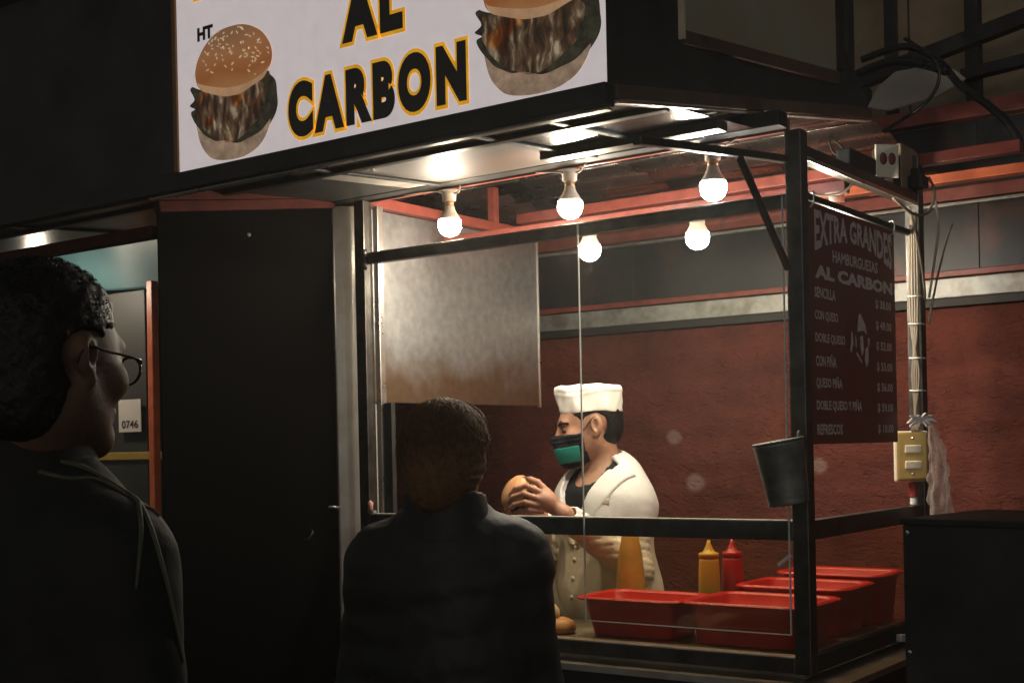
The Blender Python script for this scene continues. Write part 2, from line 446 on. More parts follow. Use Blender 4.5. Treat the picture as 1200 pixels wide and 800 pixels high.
# ---- dark sheet wall above the beam, ribbed sheets side by side
DSHEET = mat('dark_wall_sheet', (0.026, 0.027, 0.028), 0.38, 0.3, var=0.4, scale=4, bump=0.1, bscale=10, dirt=((0.14, 0.05, 0.03), 0.35, 5, 0.55))
uw = thing('sheet_wall', 'dark sheet metal wall above the galvanised beam', 'wall', (0, WY, 2.11))
for i in range(7):
    x0 = -3.5 + i * 0.70
    box('sheet', (x0, WY + 0.012 + 0.004 * (i % 2), 2.112), (x0 + 0.70, WY + 0.02 + 0.004 * (i % 2), 2.66), DSHEET, uw, 0.002)
bar('trim', (-3.5, WY - 0.012, 2.372), (1.4, WY - 0.012, 2.372), 0.03, 0.012, GALV, uw)
bar('rail', (-3.5, WY - 0.015, 2.405), (1.4, WY - 0.015, 2.405), 0.05, 0.045, REDPAINT, uw)
bar('rail', (-3.5, WY - 0.010, 2.128), (1.4, WY - 0.010, 2.128), 0.03, 0.022, REDPAINT, uw)
bar('rail', (-3.5, WY - 0.010, 2.69), (1.4, WY - 0.010, 2.69), 0.06, 0.055, REDPAINT, uw)
bar('post', (-0.345, WY - 0.04, 2.43), (-0.345, WY - 0.04, 2.66), 0.045, 0.045, REDPAINT, uw)

# ---- brown corrugated shed panels and dark frame, high behind on the right
BROWNP = mat('brown_fibre_sheet', (0.36, 0.27, 0.17), 0.75, var=0.3, scale=2.5, bump=0.1, bscale=18, spec=0.2, dirt=((0.12, 0.12, 0.08), 0.6, 1.6, 0.5))
sh = thing('shed_wall', 'brown fibre sheet shed wall behind dark diagonal beams, top right', 'wall', (0, WY + 0.3, 2.7))
for i in range(6):
    x0 = -1.9 + i * 0.52
    box('panel', (x0, WY + 0.34, 2.0), (x0 + 0.512, WY + 0.36, 4.2), BROWNP, sh, 0.004)
fr = thing('roof_frame', 'dark steel frame of posts and slanting beams under the brown shed wall', 'frame', (0, WY + 0.1, 2.7))
for x, w in ((-0.512, 0.06), (-0.335, 0.014), (-0.035, 0.05), (0.42, 0.05)):
    bar('post', (x, WY + 0.12, 2.72), (x, WY + 0.12, 4.0), w, 0.05, BLACK, fr)
bar('beam', (-0.56, WY + 0.06, 2.86), (0.9, WY + 0.06, 3.14), 0.05, 0.055, BLACK, fr)
bar('beam', (-0.06, WY + 0.06, 2.835), (0.9, WY + 0.06, 2.905), 0.05, 0.04, BLACK, fr)
bar('beam', (-0.9, WY + 0.065, 2.80), (-0.40, WY + 0.065, 2.82), 0.05, 0.07, BLACK, fr)
PLAST = mat('grimy_white_plastic', (0.46, 0.40, 0.34), 0.5, var=0.12, scale=8, bump=0.1)
def sheet_poly(name, pts, y, th, material):
    n = len(pts); V = [(p[0], y, p[1]) for p in pts] + [(p[0], y + th, p[1]) for p in pts]
    Fc = [tuple(range(n))[::-1], tuple(range(n, 2 * n))] + [(i, (i + 1) % n, (i + 1) % n + n, i + n) for i in range(n)]
    bm = bmesh.new(); vs_ = [bm.verts.new(v) for v in V]
    for f in Fc: bm.faces.new([vs_[i] for i in f])
    bmesh.ops.recalc_face_normals(bm, faces=bm.faces)
    bmesh.ops.bevel(bm, geom=bm.edges[:], offset=0.003, segments=2, affect='EDGES')
    me = bpy.data.meshes.new(name); bm.to_mesh(me); bm.free(); return link(name, me, material)
wp = sheet_poly('plastic_sheet', [(-0.378, 2.76), (-0.30, 2.735), (-0.12, 2.755), (-0.02, 2.80), (-0.06, 2.84), (-0.13, 2.872), (-0.27, 2.872), (-0.335, 2.83)], WY - 0.03, 0.012, PLAST)
tag(wp, 'grimy pale plastic sheet with cut corners above the red rail', 'sheet')

# ---- black building far left, closes the street behind the stalls
DARKB = mat('dark_facade', (0.040, 0.040, 0.038), 0.85, var=0.4, scale=1.2, bump=0.2, bscale=8, spec=0.1)
db = thing('dark_building', 'unlit black building rising behind both stalls', 'building', (-6, 4.5, 0))
box('wall', (-16, 4.4, 0), (6, 4.8, 9), DARKB, db, 0.02)
box('cornice', (-16, 4.25, 6.0), (6, 4.398, 6.25), DARKB, db, 0.02)
for i in range(6): box('shutter', (-13.5 + i * 2.6, 4.34, 0.1), (-11.6 + i * 2.6, 4.397, 2.6), DARKB, db, 0.01)

# ================================================================== THE STALL
st = thing('burger_stall', 'lit burger stall with dark steel frame, glass front and metal awning', 'food stall')
ZR = 2.397; SL = 0.1645          # roof sheet at the front line and its rise towards the back
def roofz(y): return ZR + SL * y
# posts
box('corner_post', (-0.022, -0.022, 0.96), (0.022, 0.022, 2.335), DARKSTEEL, st)
box('post_liner', (-0.012, 0.0225, 1.36), (0.012, 0.040, 2.26), STEEL, st, 0.002)
box('post', (-1.498, -0.02, 0.0), (-1.457, 0.02, 2.345), DARKSTEEL, st)
box('post_liner', (-1.456, 0.022, 0.97), (-1.435, 0.05, 2.33), STEEL, st, 0.003)
def column():
    q = [(-1.588, -0.022), (-1.578, -0.026), (-1.560, -0.004), (-1.506, 0.092), (-1.515, 0.10), (-1.588, 0.10)]
    n = len(q); V = [(a, b, 0.0) for a, b in q] + [(a, b, 2.340) for a, b in q]
    return V, [tuple(range(n))[::-1], tuple(range(n, 2 * n))] + [(i, (i + 1) % n, (i + 1) % n + n, i + n) for i in range(n)]
child(pyd('steel_column', *column(), COLUMN), st)
box('steel_column', (-1.5135, 0.1005, 0.0), (-1.4985, 0.112, 2.345), COLUMN, st, 0.003)
box('back_post', (-0.022, 0.868, 0.0), (0.022, 0.912, 2.42), DARKSTEEL, st)
box('jamb', (-1.434, 0.03, 0.97), (-1.40, 0.05, 1.70), BLACK, st, 0.003)
# rails
box('upper_rail', (-1.456, -0.014, 2.142), (-0.0225, 0.014, 2.174), DARKSTEEL, st)
box('rail_lip', (-1.456, -0.016, 2.1745), (-0.0225, 0.014, 2.1775), COLUMN, st, 0.001)
box('middle_rail', (-1.456, -0.016, 1.298), (-0.0225, 0.016, 1.345), DARKSTEEL, st)
box('rail_lip', (-1.456, -0.018, 1.3455), (-0.0225, 0.018, 1.350), COLUMN, st, 0.0015)
box('middle_rail', (-0.016, 0.0225, 1.298), (0.016, 0.868, 1.348), DARKSTEEL, st)
box('bottom_rail', (-1.456, -0.02, 0.962), (-0.0225, 0.016, 1.000), DARKSTEEL, st)
box('rail_lip', (-1.456, -0.024, 1.0005), (-0.0225, 0.012, 1.004), COLUMN, st, 0.001)
box('bottom_rail', (-0.016, 0.0225, 0.962), (0.018, 0.868, 1.006), BLACK, st)
bar('side_rail', (-0.004, 0.0, 2.285), (-0.004, 0.93, 2.285), 0.036, 0.036, DARKSTEEL, st)
box('rail_lip', (0.0145, 0.03, 2.262), (0.019, 0.90, 2.274), STEEL, st, 0.001)
bar('side_rail', (0.0, 0.02, 2.178), (0.0, 0.868, 2.178), 0.016, 0.016, BLACK, st)
# hinge rings on the left post
for z in (2.175, 2.135):
    lathe('hinge', [(0.004, -0.012), (0.009, -0.012), (0.009, 0.012), (0.004, 0.012)], DARKSTEEL, st, 12, True, Matrix.Translation((-1.452, -0.024, z)))
# counter
box('counter_body', (-1.456, -0.012, 0.0), (0.0, 0.84, 0.925), BLACK, st, 0.006)
box('sill', (-1.46, -0.075, 0.926), (0.105, 0.87, 0.945), mat('sill_steel', (0.30, 0.25, 0.20), 0.34, 0.5, var=0.3, scale=9, bump=0.05), st, 0.003)
box('sill_edge', (-1.46, -0.079, 0.9275), (0.105, -0.0755, 0.9465), COLUMN, st, 0.0015)
WORN = mat('worn_steel_top', (0.42, 0.38, 0.32), 0.38, 0.8, var=0.25, scale=9, bump=0.06)
box('countertop', (-1.43, 0.02, 0.946), (-0.02, 0.40, 0.998), WORN, st, 0.004)
box('countertop', (-0.52, 0.403, 0.946), (-0.02, 0.86, 0.997), WORN, st, 0.004)
# glass
box('glass_pane', (-1.43, -0.003, 1.0045), (-0.024, 0.003, 1.2975), GLASS_D, st, 0)
box('glass_pane', (-0.003, 0.024, 1.0065), (0.003, 0.866, 1.2975), GLASS_D, st, 0)
gp = box('hanging_pane', (-0.640, -0.034, 1.063), (-0.028, -0.029, 2.168), GLASS, st, 0)
for nm, lo, hi in (('pane_edge', (-0.6425, -0.0345, 1.061), (-0.6402, -0.0285, 2.168)), ('pane_edge', (-0.0278, -0.0345, 1.061), (-0.0252, -0.0285, 2.168)),
                   ('pane_edge', (-0.640, -0.0345, 1.0605), (-0.028, -0.0285, 1.0628))):
    e = box(nm, lo, hi, EDGE, None, 0); e.parent = gp; e.matrix_parent_inverse = gp.matrix_world.inverted()
# side wall of scratched sheet steel with a rusty lower part
def panel_metal():
    m = bpy.data.materials.new('scratched_steel_panel'); m.use_nodes = True
    N = m.node_tree.nodes; L = m.node_tree.links; b = N['Principled BSDF']
    tc = N.new('ShaderNodeTexCoord'); sp = N.new('ShaderNodeSeparateXYZ'); L.new(tc.outputs['Object'], sp.inputs[0])
    n1 = N.new('ShaderNodeTexNoise'); n1.inputs['Scale'].default_value = 5; n1.inputs['Detail'].default_value = 9; L.new(tc.outputs['Object'], n1.inputs['Vector'])
    n2 = N.new('ShaderNodeTexNoise'); n2.inputs['Scale'].default_value = 30; n2.inputs['Detail'].default_value = 7; L.new(tc.outputs['Object'], n2.inputs['Vector'])
    a = N.new('ShaderNodeMath'); a.operation = 'MULTIPLY_ADD'; a.inputs[1].default_value = 0.42; L.new(n1.outputs[0], a.inputs[0]); L.new(sp.outputs[2], a.inputs[2])
    mr = N.new('ShaderNodeMapRange'); mr.inputs[1].default_value = 1.95; mr.inputs[2].default_value = 2.09; mr.inputs[3].default_value = 1; mr.inputs[4].default_value = 0; L.new(a.outputs[0], mr.inputs[0])
    r1 = N.new('ShaderNodeValToRGB'); r1.color_ramp.elements[0].color = (0.42, 0.44, 0.44, 1); r1.color_ramp.elements[1].color = (0.58, 0.60, 0.59, 1)
    r1.color_ramp.elements[0].position = 0.3; r1.color_ramp.elements[1].position = 0.7; L.new(n2.outputs[0], r1.inputs[0])
    r2 = N.new('ShaderNodeValToRGB'); r2.color_ramp.elements[0].color = (0.26, 0.175, 0.105, 1); r2.color_ramp.elements[1].color = (0.40, 0.30, 0.20, 1); L.new(n2.outputs[0], r2.inputs[0])
    mx = N.new('ShaderNodeMixRGB'); L.new(mr.outputs[0], mx.inputs[0]); L.new(r1.outputs[0], mx.inputs[1]); L.new(r2.outputs[0], mx.inputs[2]); L.new(mx.outputs[0], b.inputs['Base Color'])
    b.inputs['Metallic'].default_value = 0.9
    rr = N.new('ShaderNodeMapRange'); rr.inputs[3].default_value = 0.24; rr.inputs[4].default_value = 0.46; L.new(n1.outputs[0], rr.inputs[0]); L.new(rr.outputs[0], b.inputs['Roughness'])
    # fine scratches
    prev = None
    for ang, sc_ in ((0.5, 1), (-0.9, 1.4), (1.3, 0.8)):
        mp = N.new('ShaderNodeMapping'); mp.inputs['Rotation'].default_value = (ang, 0, 0); mp.inputs['Scale'].default_value = (1, 30 * sc_, 140 * sc_); L.new(tc.outputs['Object'], mp.inputs[0])
        nn = N.new('ShaderNodeTexNoise'); nn.inputs['Scale'].default_value = 1.0; nn.inputs['Detail'].default_value = 3; L.new(mp.outputs[0], nn.inputs['Vector'])
        bp = N.new('ShaderNodeBump'); bp.inputs['Strength'].default_value = 0.09; bp.inputs['Distance'].default_value = 0.004; L.new(nn.outputs[0], bp.inputs['Height'])
        if prev: L.new(prev.outputs[0], bp.inputs['Normal'])
        prev = bp
    L.new(prev.outputs[0], b.inputs['Normal'])
    return m
PANELM = panel_metal()
box('side_sheet', (-1.512, 0.062, 1.705), (-1.500, 1.006, 2.333), PANELM, st, 0.003)
box('sheet_edge', (-1.513, 1.0065, 1.700), (-1.496, 1.014, 2.333), STEEL, st, 0.002)
# ceiling beams
bar('ceiling_beam', (-1.49, 0.03, 2.352), (-1.49, 0.885, 2.352), 0.04, 0.034, REDPAINT, st)
bar('ceiling_beam', (-1.50, 0.90, 2.405), (0.32, 0.90, 2.405), 0.045, 0.036, REDPAINT, st)
bar('ceiling_beam', (-1.47, 0.42, 2.262), (-0.03, 0.42, 2.262), 0.04, 0.032, REDPAINT, st)
bar('ceiling_beam', (-1.30, 1.20, 2.398), (0.36, 1.20, 2.398), 0.05, 0.032, ORANGE, st)
bar('ceiling_strut', (-1.49, 0.72, 2.370), (-1.49, 0.72, 2.498), 0.03, 0.03, REDPAINT, st)
# roof sheets
def slab(name, x0, x1, y0, z0, y1, z1, th, material, parent, rib=0.0, nrib=0):
    ny = max(1, nrib * 8); V = []; Fc = []
    for k in range(ny + 1):
        t = k / ny; dz = rib * (0.5 - 0.5 * math.cos(2 * math.pi * k / 8)) if nrib else 0
        y = y0 + (y1 - y0) * t; z = z0 + (z1 - z0) * t + dz
        V += [(x0, y, z), (x1, y, z), (x0, y, z + th), (x1, y, z + th)]
    for k in range(ny):
        a = 4 * k; b = a + 4
        Fc += [(a, b, b + 1, a + 1), (a + 2, a + 3, b + 3, b + 2), (a, a + 2, b + 2, b), (a + 1, b + 1, b + 3, a + 3)]
    e = 4 * ny; Fc += [(0, 1, 3, 2), (e, e + 2, e + 3, e + 1)]
    o = pyd(name, V, Fc, material, None, nrib > 0); child(o, parent); return o
xs = [-3.6, -2.9, -2.2, -1.585, -0.98, -0.53, -0.09]
for i in range(len(xs) - 1):
    slab('roof_sheet', xs[i], xs[i + 1] - 0.004, 0.012, roofz(0.012), 0.76, roofz(0.76), 0.006, GREYSHEET, st, 0.016, 6)
    if i > 1: slab('roof_sheet', xs[i], xs[i + 1] - 0.004, 0.763, roofz(0.76) - 0.004, 1.53, 2.452, 0.006, GREYSHEET, st, 0.016, 6)
# awning
aw = thing('awning', 'stub', 'awning'); del aw['label']; del aw['category']; child(aw, st)
AY = -0.768
def sub(o):
    o.parent = aw; o.matrix_parent_inverse = Matrix.Identity(4); return o
def soffz(y): return 2.352 + 0.075 * y
for (x0, x1, mt) in ((-3.6, -2.45, DARKSTEEL), (-2.446, -1.60, DARKSTEEL), (-1.566, -1.245, BLACK), (-1.241, -1.130, COLUMN), (-1.118, -0.570, TANSHEET), (-0.566, -0.35, BRUSHED), (-0.346, -0.092, BRUSHED)):
    o = slab('soffit_panel', x0, x1, AY + 0.03, soffz(AY + 0.03), -0.05, soffz(-0.05), 0.004, mt, st); sub(o)
for x in (-1.124, -0.568, -0.348, -2.448):
    sub(bar('soffit_joint', (x, AY + 0.03, soffz(AY + 0.03) - 0.004), (x, -0.05, soffz(-0.05) - 0.004), 0.022, 0.008, BLACK))
sub(bar('soffit_joint', (-3.6, -0.50, soffz(-0.5) - 0.006), (-0.092, -0.50, soffz(-0.5) - 0.006), 0.028, 0.012, DARKSTEEL))
sub(bar('soffit_joint', (-0.62, -0.22, soffz(-0.22) - 0.012), (-0.092, -0.22, soffz(-0.22) - 0.012), 0.05, 0.024, DARKSTEEL))
sub(box('front_fascia', (-3.6, AY - 0.012, 2.262), (-0.084, AY + 0.029, 2.309), BLACK, None, 0.003))
sub(box('fascia_lip', (-1.58, AY + 0.006, 2.255), (-0.09, AY + 0.028, 2.2615), STEEL, None, 0.001))
sub(bar('side_fascia', (-0.084, AY + 0.03, 2.294), (-0.084, 0.76, 2.294 + SL * (0.76 - AY - 0.03)), 0.012, 0.034, BROWNF))
sub(bar('side_fascia_lip', (-0.092, AY + 0.03, 2.273), (-0.092, 0.76, 2.273 + SL * (0.76 - AY - 0.03)), 0.022, 0.005, STEEL))
sub(slab('awning_top', -3.6, -0.09, AY, 2.310, 0.010, roofz(0.0) + 0.02, 0.005, BLACK, st))
# header over the front line
box('header', (-1.60, -0.048, 2.346), (-0.024, 0.008, 2.386), BLACK, st)
box('header_angle', (-1.58, 0.0085, 2.340), (-0.024, 0.022, 2.372), REDPAINT, st, 0.002)
# brace arms
bar('brace_arm', (-0.018, -0.024, 2.262), (-0.018, -0.765, 2.178), 0.022, 0.018, DARKSTEEL, st)
bar('diagonal_strut', (-0.018, -0.285, 2.222), (-0.018, -0.022, 1.985), 0.016, 0.014, DARKSTEEL, st)
# partition: a black side wing reaching out under the awning, with its maroon rail
box('side_wing', (-1.590, -0.728, 0.0), (-1.585, -0.03, 2.225), WINGB, st, 0.001)
def wingtop():
    V = [(-1.590, -0.728, 2.2255), (-1.585, -0.728, 2.2255), (-1.585, -0.03, 2.2255), (-1.590, -0.03, 2.2255), (-1.590, -0.728, 2.23), (-1.585, -0.728, 2.23), (-1.585, -0.03, 2.338), (-1.590, -0.03, 2.338)]
    return pyd('side_wing_top', V, [(3, 2, 1, 0), (4, 5, 6, 7), (0, 1, 5, 4), (1, 2, 6, 5), (2, 3, 7, 6), (3, 0, 4, 7)], WINGB)
child(wingtop(), st)
bar('wing_rail', (-1.580, -0.735, 2.2405), (-1.580, -0.03, 2.348), 0.026, 0.030, MAROONB, st)
bar('wing_rail', (-1.572, -0.742, 2.2725), (-1.572, 0.02, 2.386), 0.028, 0.032, MAROONB, st)
for y, z in ((-0.388, 2.205),):
    lathe('rivet', [(0.0, 0.004), (0.005, 0.003), (0.007, 0.0)], STEEL, st, 10, False, Matrix.Translation((-1.585, y, z)) @ Matrix.Rotation(math.pi / 2, 4, 'Y'))
# door latch of the wing
tube('latch', [(-1.583, -0.075, 1.372), (-1.568, -0.066, 1.372), (-1.566, -0.042, 1.368), (-1.58, -0.034, 1.366)], 0.0045, STEEL, st)
tube('latch', [(-1.583, -0.182, 1.275), (-1.570, -0.178, 1.280), (-1.567, -0.165, 1.298), (-1.58, -0.158, 1.306)], 0.003, DARKSTEEL, st)
box('window_latch', (-1.452, -0.036, 1.351), (-1.428, -0.018, 1.360), STEEL, st, 0.002)
lathe('window_latch_knob', [(0.0, 0.0), (0.009, 0.001), (0.008, 0.014), (0.010, 0.024), (0.0, 0.032)], mat('pink_plastic', (0.6, 0.3, 0.22), 0.4), st, 12, False, Matrix.Translation((-1.446, -0.027, 1.3605)))
# little clip at the foot of the side glass and one at the pane
for p in ((-0.06, -0.026, 1.235),):
    bar('glass_clip', p, (p[0] + 0.035, p[1], p[2] + 0.028), 0.012, 0.010, WHITEP, st)
bar('glass_clip', (0.026, 0.60, 0.975), (0.026, 0.66, 0.968), 0.02, 0.022, WHITEP, st)

# ---- billboard on the awning
WHITEB = mat('backlit_white', (0.80, 0.715, 0.715), 0.5, var=0.05, scale=30, emit=0.50)
PRN = {}
def prn(name, col, e=0.42, var=0.2, scale=25):
    return mat('print_' + name, col, 0.5, var=var, scale=scale, emit=e)
bb = thing('billboard', 'white backlit billboard with burger pictures and black and yellow lettering', 'billboard', (-0.76, AY, 2.31))
box('panel', (-1.436, AY - 0.004, 2.3105), (-0.086, AY + 0.002, 3.02), WHITEB, bb, 0.001)
box('back_box', (-1.436, AY + 0.0022, 2.3105), (-0.088, AY + 0.07, 3.02), BLACKM, bb, 0.001)
box('frame', (-1.452, AY - 0.010, 2.3105), (-1.4365, AY + 0.08, 3.02), mat('bronze_trim', (0.25, 0.13, 0.05), 0.4, 0.4), bb, 0.002)
box('frame', (-1.452, AY - 0.010, 3.0205), (-0.086, AY + 0.08, 3.04), BROWNF, bb, 0.002)
FY = AY - 0.004
def flat_poly(pts, lift):
    n = len(pts); y = FY - lift
    return [(p[0], y, p[1]) for p in pts], [tuple(range(n))]
def letters(body, x0, x1, z0, z1, bold, outl, m1, m2, lift):
    (v, f), (vo, fo) = text_mesh(body, bold, outl, 6, 1.34)
    mn = v.min(0); mx = v.max(0); sc_ = np.array([(x1 - x0), (z1 - z0)]) / (mx - mn)
    a = (v - mn) * sc_ + (x0, z0); b = (vo - mn) * sc_ + (x0, z0)
    child(pyd('lettering_outline', [(p[0], FY - lift, p[1]) for p in b], fo, m2), bb)
    child(pyd('lettering', [(p[0], FY - lift - 0.0012, p[1]) for p in a], f, m1), bb)
INK = prn('ink', (0.010, 0.009, 0.008), 0.3); YEL = prn('yellow', (0.85, 0.40, 0.015), 0.55)
letters('CARBON', -1.018, -0.452, 2.333, 2.472, 0.072, 0.125, INK, YEL, 0.001)
letters('AL', -0.830, -0.636, 2.535, 2.675, 0.072, 0.125, INK, YEL, 0.001)
letters('HAMBURGUESAS', -1.362, -0.16, 2.760, 2.93, 0.03, 0.07, INK, YEL, 0.001)
(vt, ft), _ = text_mesh('HT', 0.06, 0.06)
mn, mx = vt.min(0), vt.max(0); vt = (vt - mn) / (mx - mn) * (0.062, 0.036) + (-1.353, 2.645)
child(pyd('lettering', [(p[0], FY - 0.0012, p[1]) for p in vt], ft, INK), bb)
# burger pictures, printed flat on the board
def cpt(x, y):          # picture sketch units -> board metres
    px = 190 + x / 4.0; py = y / 4.0
    d = cf + cr * (px - 600.0) / FPX - cu * (py - PY) / FPX
    t = (AY - CAM[1]) / d[1]; p = CAM + t * d; return (p[0], p[2])
def fill_mat():
    m = bpy.data.materials.new('print_filling'); m.use_nodes = True
    N = m.node_tree.nodes; L = m.node_tree.links; b = N['Principled BSDF']
    tc = N.new('ShaderNodeTexCoord'); n0 = N.new('ShaderNodeTexNoise'); n0.inputs['Scale'].default_value = 14; L.new(tc.outputs['Object'], n0.inputs['Vector'])
    mx = N.new('ShaderNodeMixRGB'); mx.inputs[0].default_value = 0.045; L.new(tc.outputs['Object'], mx.inputs[1]); L.new(n0.outputs['Color'], mx.inputs[2])
    mp = N.new('ShaderNodeMapping'); mp.inputs['Rotation'].default_value = (0, 0.25, 0); mp.inputs['Scale'].default_value = (62, 1, 20); L.new(mx.outputs[0], mp.inputs[0])
    n1 = N.new('ShaderNodeTexNoise'); n1.inputs['Scale'].default_value = 1.0; n1.inputs['Detail'].default_value = 5; L.new(mp.outputs[0], n1.inputs['Vector'])
    r = N.new('ShaderNodeValToRGB'); e = r.color_ramp.elements
    e[0].position = 0.30; e[0].color = (0.020, 0.015, 0.010, 1); e[1].position = 0.70; e[1].color = (0.52, 0.42, 0.30, 1)
    for p, c in ((0.42, (0.050, 0.028, 0.016, 1)), (0.50, (0.11, 0.055, 0.028, 1)), (0.56, (0.15, 0.105, 0.06, 1)), (0.63, (0.33, 0.235, 0.15, 1))):
        q = e.new(p); q.color = c
    L.new(n1.outputs[0], r.inputs[0])
    n2 = N.new('ShaderNodeTexNoise'); n2.inputs['Scale'].default_value = 16; L.new(tc.outputs['Object'], n2.inputs['Vector'])
    rr = N.new('ShaderNodeMapRange'); rr.inputs[1].default_value = 0.56; rr.inputs[2].default_value = 0.66; L.new(n2.outputs[0], rr.inputs[0])
    m2 = N.new('ShaderNodeMixRGB'); m2.blend_type = 'MULTIPLY'; m2.inputs[2].default_value = (1.25, 0.62, 0.22, 1); L.new(rr.outputs[0], m2.inputs[0]); L.new(r.outputs[0], m2.inputs[1])
    L.new(m2.outputs[0], b.inputs['Base Color']); L.new(m2.outputs[0], b.inputs['Emission Color']); b.inputs['Emission Strength'].default_value = 0.42
    return m
def bun_mat():
    m = bpy.data.materials.new('print_bun_top'); m.use_nodes = True
    N = m.node_tree.nodes; L = m.node_tree.links; b = N['Principled BSDF']
    tc = N.new('ShaderNodeTexCoord'); sp = N.new('ShaderNodeSeparateXYZ'); L.new(tc.outputs['Object'], sp.inputs[0])
    n = N.new('ShaderNodeTexNoise'); n.inputs['Scale'].default_value = 9; n.inputs['Detail'].default_value = 6; L.new(tc.outputs['Object'], n.inputs['Vector'])
    a = N.new('ShaderNodeMath'); a.operation = 'MULTIPLY_ADD'; a.inputs[1].default_value = 0.10; L.new(n.outputs[0], a.inputs[0]); L.new(sp.outputs[2], a.inputs[2])
    r = N.new('ShaderNodeMapRange'); r.inputs[1].default_value = 2.50; r.inputs[2].default_value = 2.70; L.new(a.outputs[0], r.inputs[0])
    c = N.new('ShaderNodeValToRGB'); e = c.color_ramp.elements
    e[0].position = 0.05; e[0].color = (0.55, 0.33, 0.17, 1); e[1].position = 1.0; e[1].color = (0.30, 0.15, 0.075, 1)
    for p, k in ((0.22, (0.44, 0.20, 0.075, 1)), (0.45, (0.36, 0.125, 0.038, 1)), (0.75, (0.42, 0.18, 0.07, 1))): q = e.new(p); q.color = k
    L.new(r.outputs[0], c.inputs[0]); L.new(c.outputs[0], b.inputs['Base Color']); L.new(c.outputs[0], b.inputs['Emission Color']); b.inputs['Emission Strength'].default_value = 0.45
    return m
SK = {
 'back': (prn('lettuce_dark', (0.040, 0.036, 0.022), 0.4, 0.7, 40), 1, [[(150, 410), (190, 425), (300, 440), (430, 390), (500, 335), (512, 350), (538, 380), (545, 440), (548, 490), (535, 540), (500, 600), (470, 630), (390, 668), (300, 672), (220, 650), (175, 600), (150, 560), (142, 530), (160, 515), (136, 500), (158, 470), (138, 425)]]),
 'wrap': (prn('wrapper', (0.40, 0.27, 0.18), 0.42, 0.4, 26), 2, [[(168, 590), (200, 632), (240, 655), (262, 664), (300, 660), (360, 672), (420, 645), (470, 615), (515, 560), (500, 620), (470, 675), (430, 712), (380, 738), (310, 752), (250, 748), (215, 722), (185, 670)]]),
 'meat': (fill_mat(), 2, [[(158, 440), (200, 432), (300, 440), (420, 400), (470, 385), (498, 420), (486, 480), (462, 520), (470, 545), (430, 590), (395, 630), (350, 662), (300, 668), (240, 640), (195, 598), (172, 552), (160, 520), (168, 480)]]),
 'bun': (bun_mat(), 5, [[(172, 400), (165, 365), (166, 330), (175, 290), (190, 255), (210, 218), (240, 180), (275, 150), (320, 130), (370, 118), (410, 120), (445, 132), (475, 150), (500, 180), (518, 215), (525, 255), (520, 295), (505, 330), (480, 372), (430, 405), (380, 440), (340, 450), (300, 455), (260, 448), (230, 440), (190, 425)]]),
 'bunlow': (prn('bun_rim', (0.58, 0.34, 0.18), 0.42, 0.2, 14), 6, [[(172, 385), (185, 398), (230, 408), (300, 415), (360, 408), (420, 385), (475, 352), (512, 312), (500, 340), (478, 373), (430, 407), (380, 441), (340, 451), (300, 456), (260, 449), (230, 441), (190, 426)]]),
}
def burger_print(dx):
    root = bpy.data.objects.new('burger_print', None); COL.objects.link(root); child(root, bb)
    for k, (m, l, polys) in SK.items():
        parts = [flat_poly([(cpt(*p)[0] + dx, cpt(*p)[1]) for p in (spline(poly + [poly[0]], 4)[:-1])], 0.0006 * l) for poly in polys]
        o = pyd({'back': 'lettuce', 'wrap': 'wrapper', 'meat': 'patty', 'strip': 'onion', 'cheese': 'cheese', 'bun': 'bun', 'bunlow': 'bun_rim'}[k], *join(parts), m)
        o.parent = root
    parts = []; rs = random.Random(3)
    for _ in range(130):
        x = rs.uniform(185, 515); y = rs.uniform(128, 370)
        if ((x - 350) / 172) ** 2 + ((y - 262) / 140) ** 2 > 0.9 or rs.random() < max(0.0, (y - 240) / 160): continue
        a = rs.uniform(0, 3.14); L_ = rs.uniform(6, 10); w_ = L_ * 0.45
        poly = [(x + L_ * math.cos(t) * math.cos(a) - w_ * math.sin(t) * math.sin(a), y + L_ * math.cos(t) * math.sin(a) + w_ * math.sin(t) * math.cos(a)) for t in [2 * math.pi * i / 8 for i in range(8)]]
        parts.append(flat_poly([(cpt(*p)[0] + dx, cpt(*p)[1]) for p in poly], 0.0045))
    o = pyd('sesame', *join(parts), prn('sesame', (0.72, 0.55, 0.36), 0.42)); o.parent = root; o['kind'] = 'stuff'
burger_print(0.0); burger_print(0.962)

# ---- black side of the sign box with its side poster
sbx = thing('sign_box_side', 'black side wall of the sign box above the brown awning edge', 'panel', (-0.09, 0, 2.4))
def side_wall():
    y0, y1 = AY + 0.072, 0.74
    zb0 = 2.294 + SL * (y0 - AY - 0.03) + 0.0185; zb1 = 2.294 + SL * (y1 - AY - 0.03) + 0.0185
    ya = 0.56
    out = [(y0, zb0), (y1, zb1), (y1, zb1 + 0.03), (ya, 2.70), (ya, 3.02), (y0, 3.02)]
    n = len(out); V = [(-0.088, p[0], p[1]) for p in out] + [(-0.120, p[0], p[1]) for p in out]
    return V, [tuple(range(n)), tuple(range(n, 2 * n))[::-1]] + [(i, i + n, (i + 1) % n + n, (i + 1) % n) for i in range(n)]
child(pyd('wall', *side_wall(), BLACKM), sbx)
sp_ = thing('side_poster', 'faded greenish brown poster in a pale frame on the black sign box', 'poster', (-0.08, 0, 2.6))
POST = mat('faded_poster', (0.36, 0.26, 0.15), 0.5, var=0.3, scale=3, col2=(0.34, 0.35, 0.27), detail=3)
def prism_x(name, pts, x, th, material, parent):
    n = len(pts); V = [(x, p[0], p[1]) for p in pts] + [(x - th, p[0], p[1]) for p in pts]
    o = pyd(name, V, [tuple(range(n)), tuple(range(n, 2 * n))[::-1]] + [(i, i + n, (i + 1) % n + n, (i + 1) % n) for i in range(n)], material); child(o, parent); return o
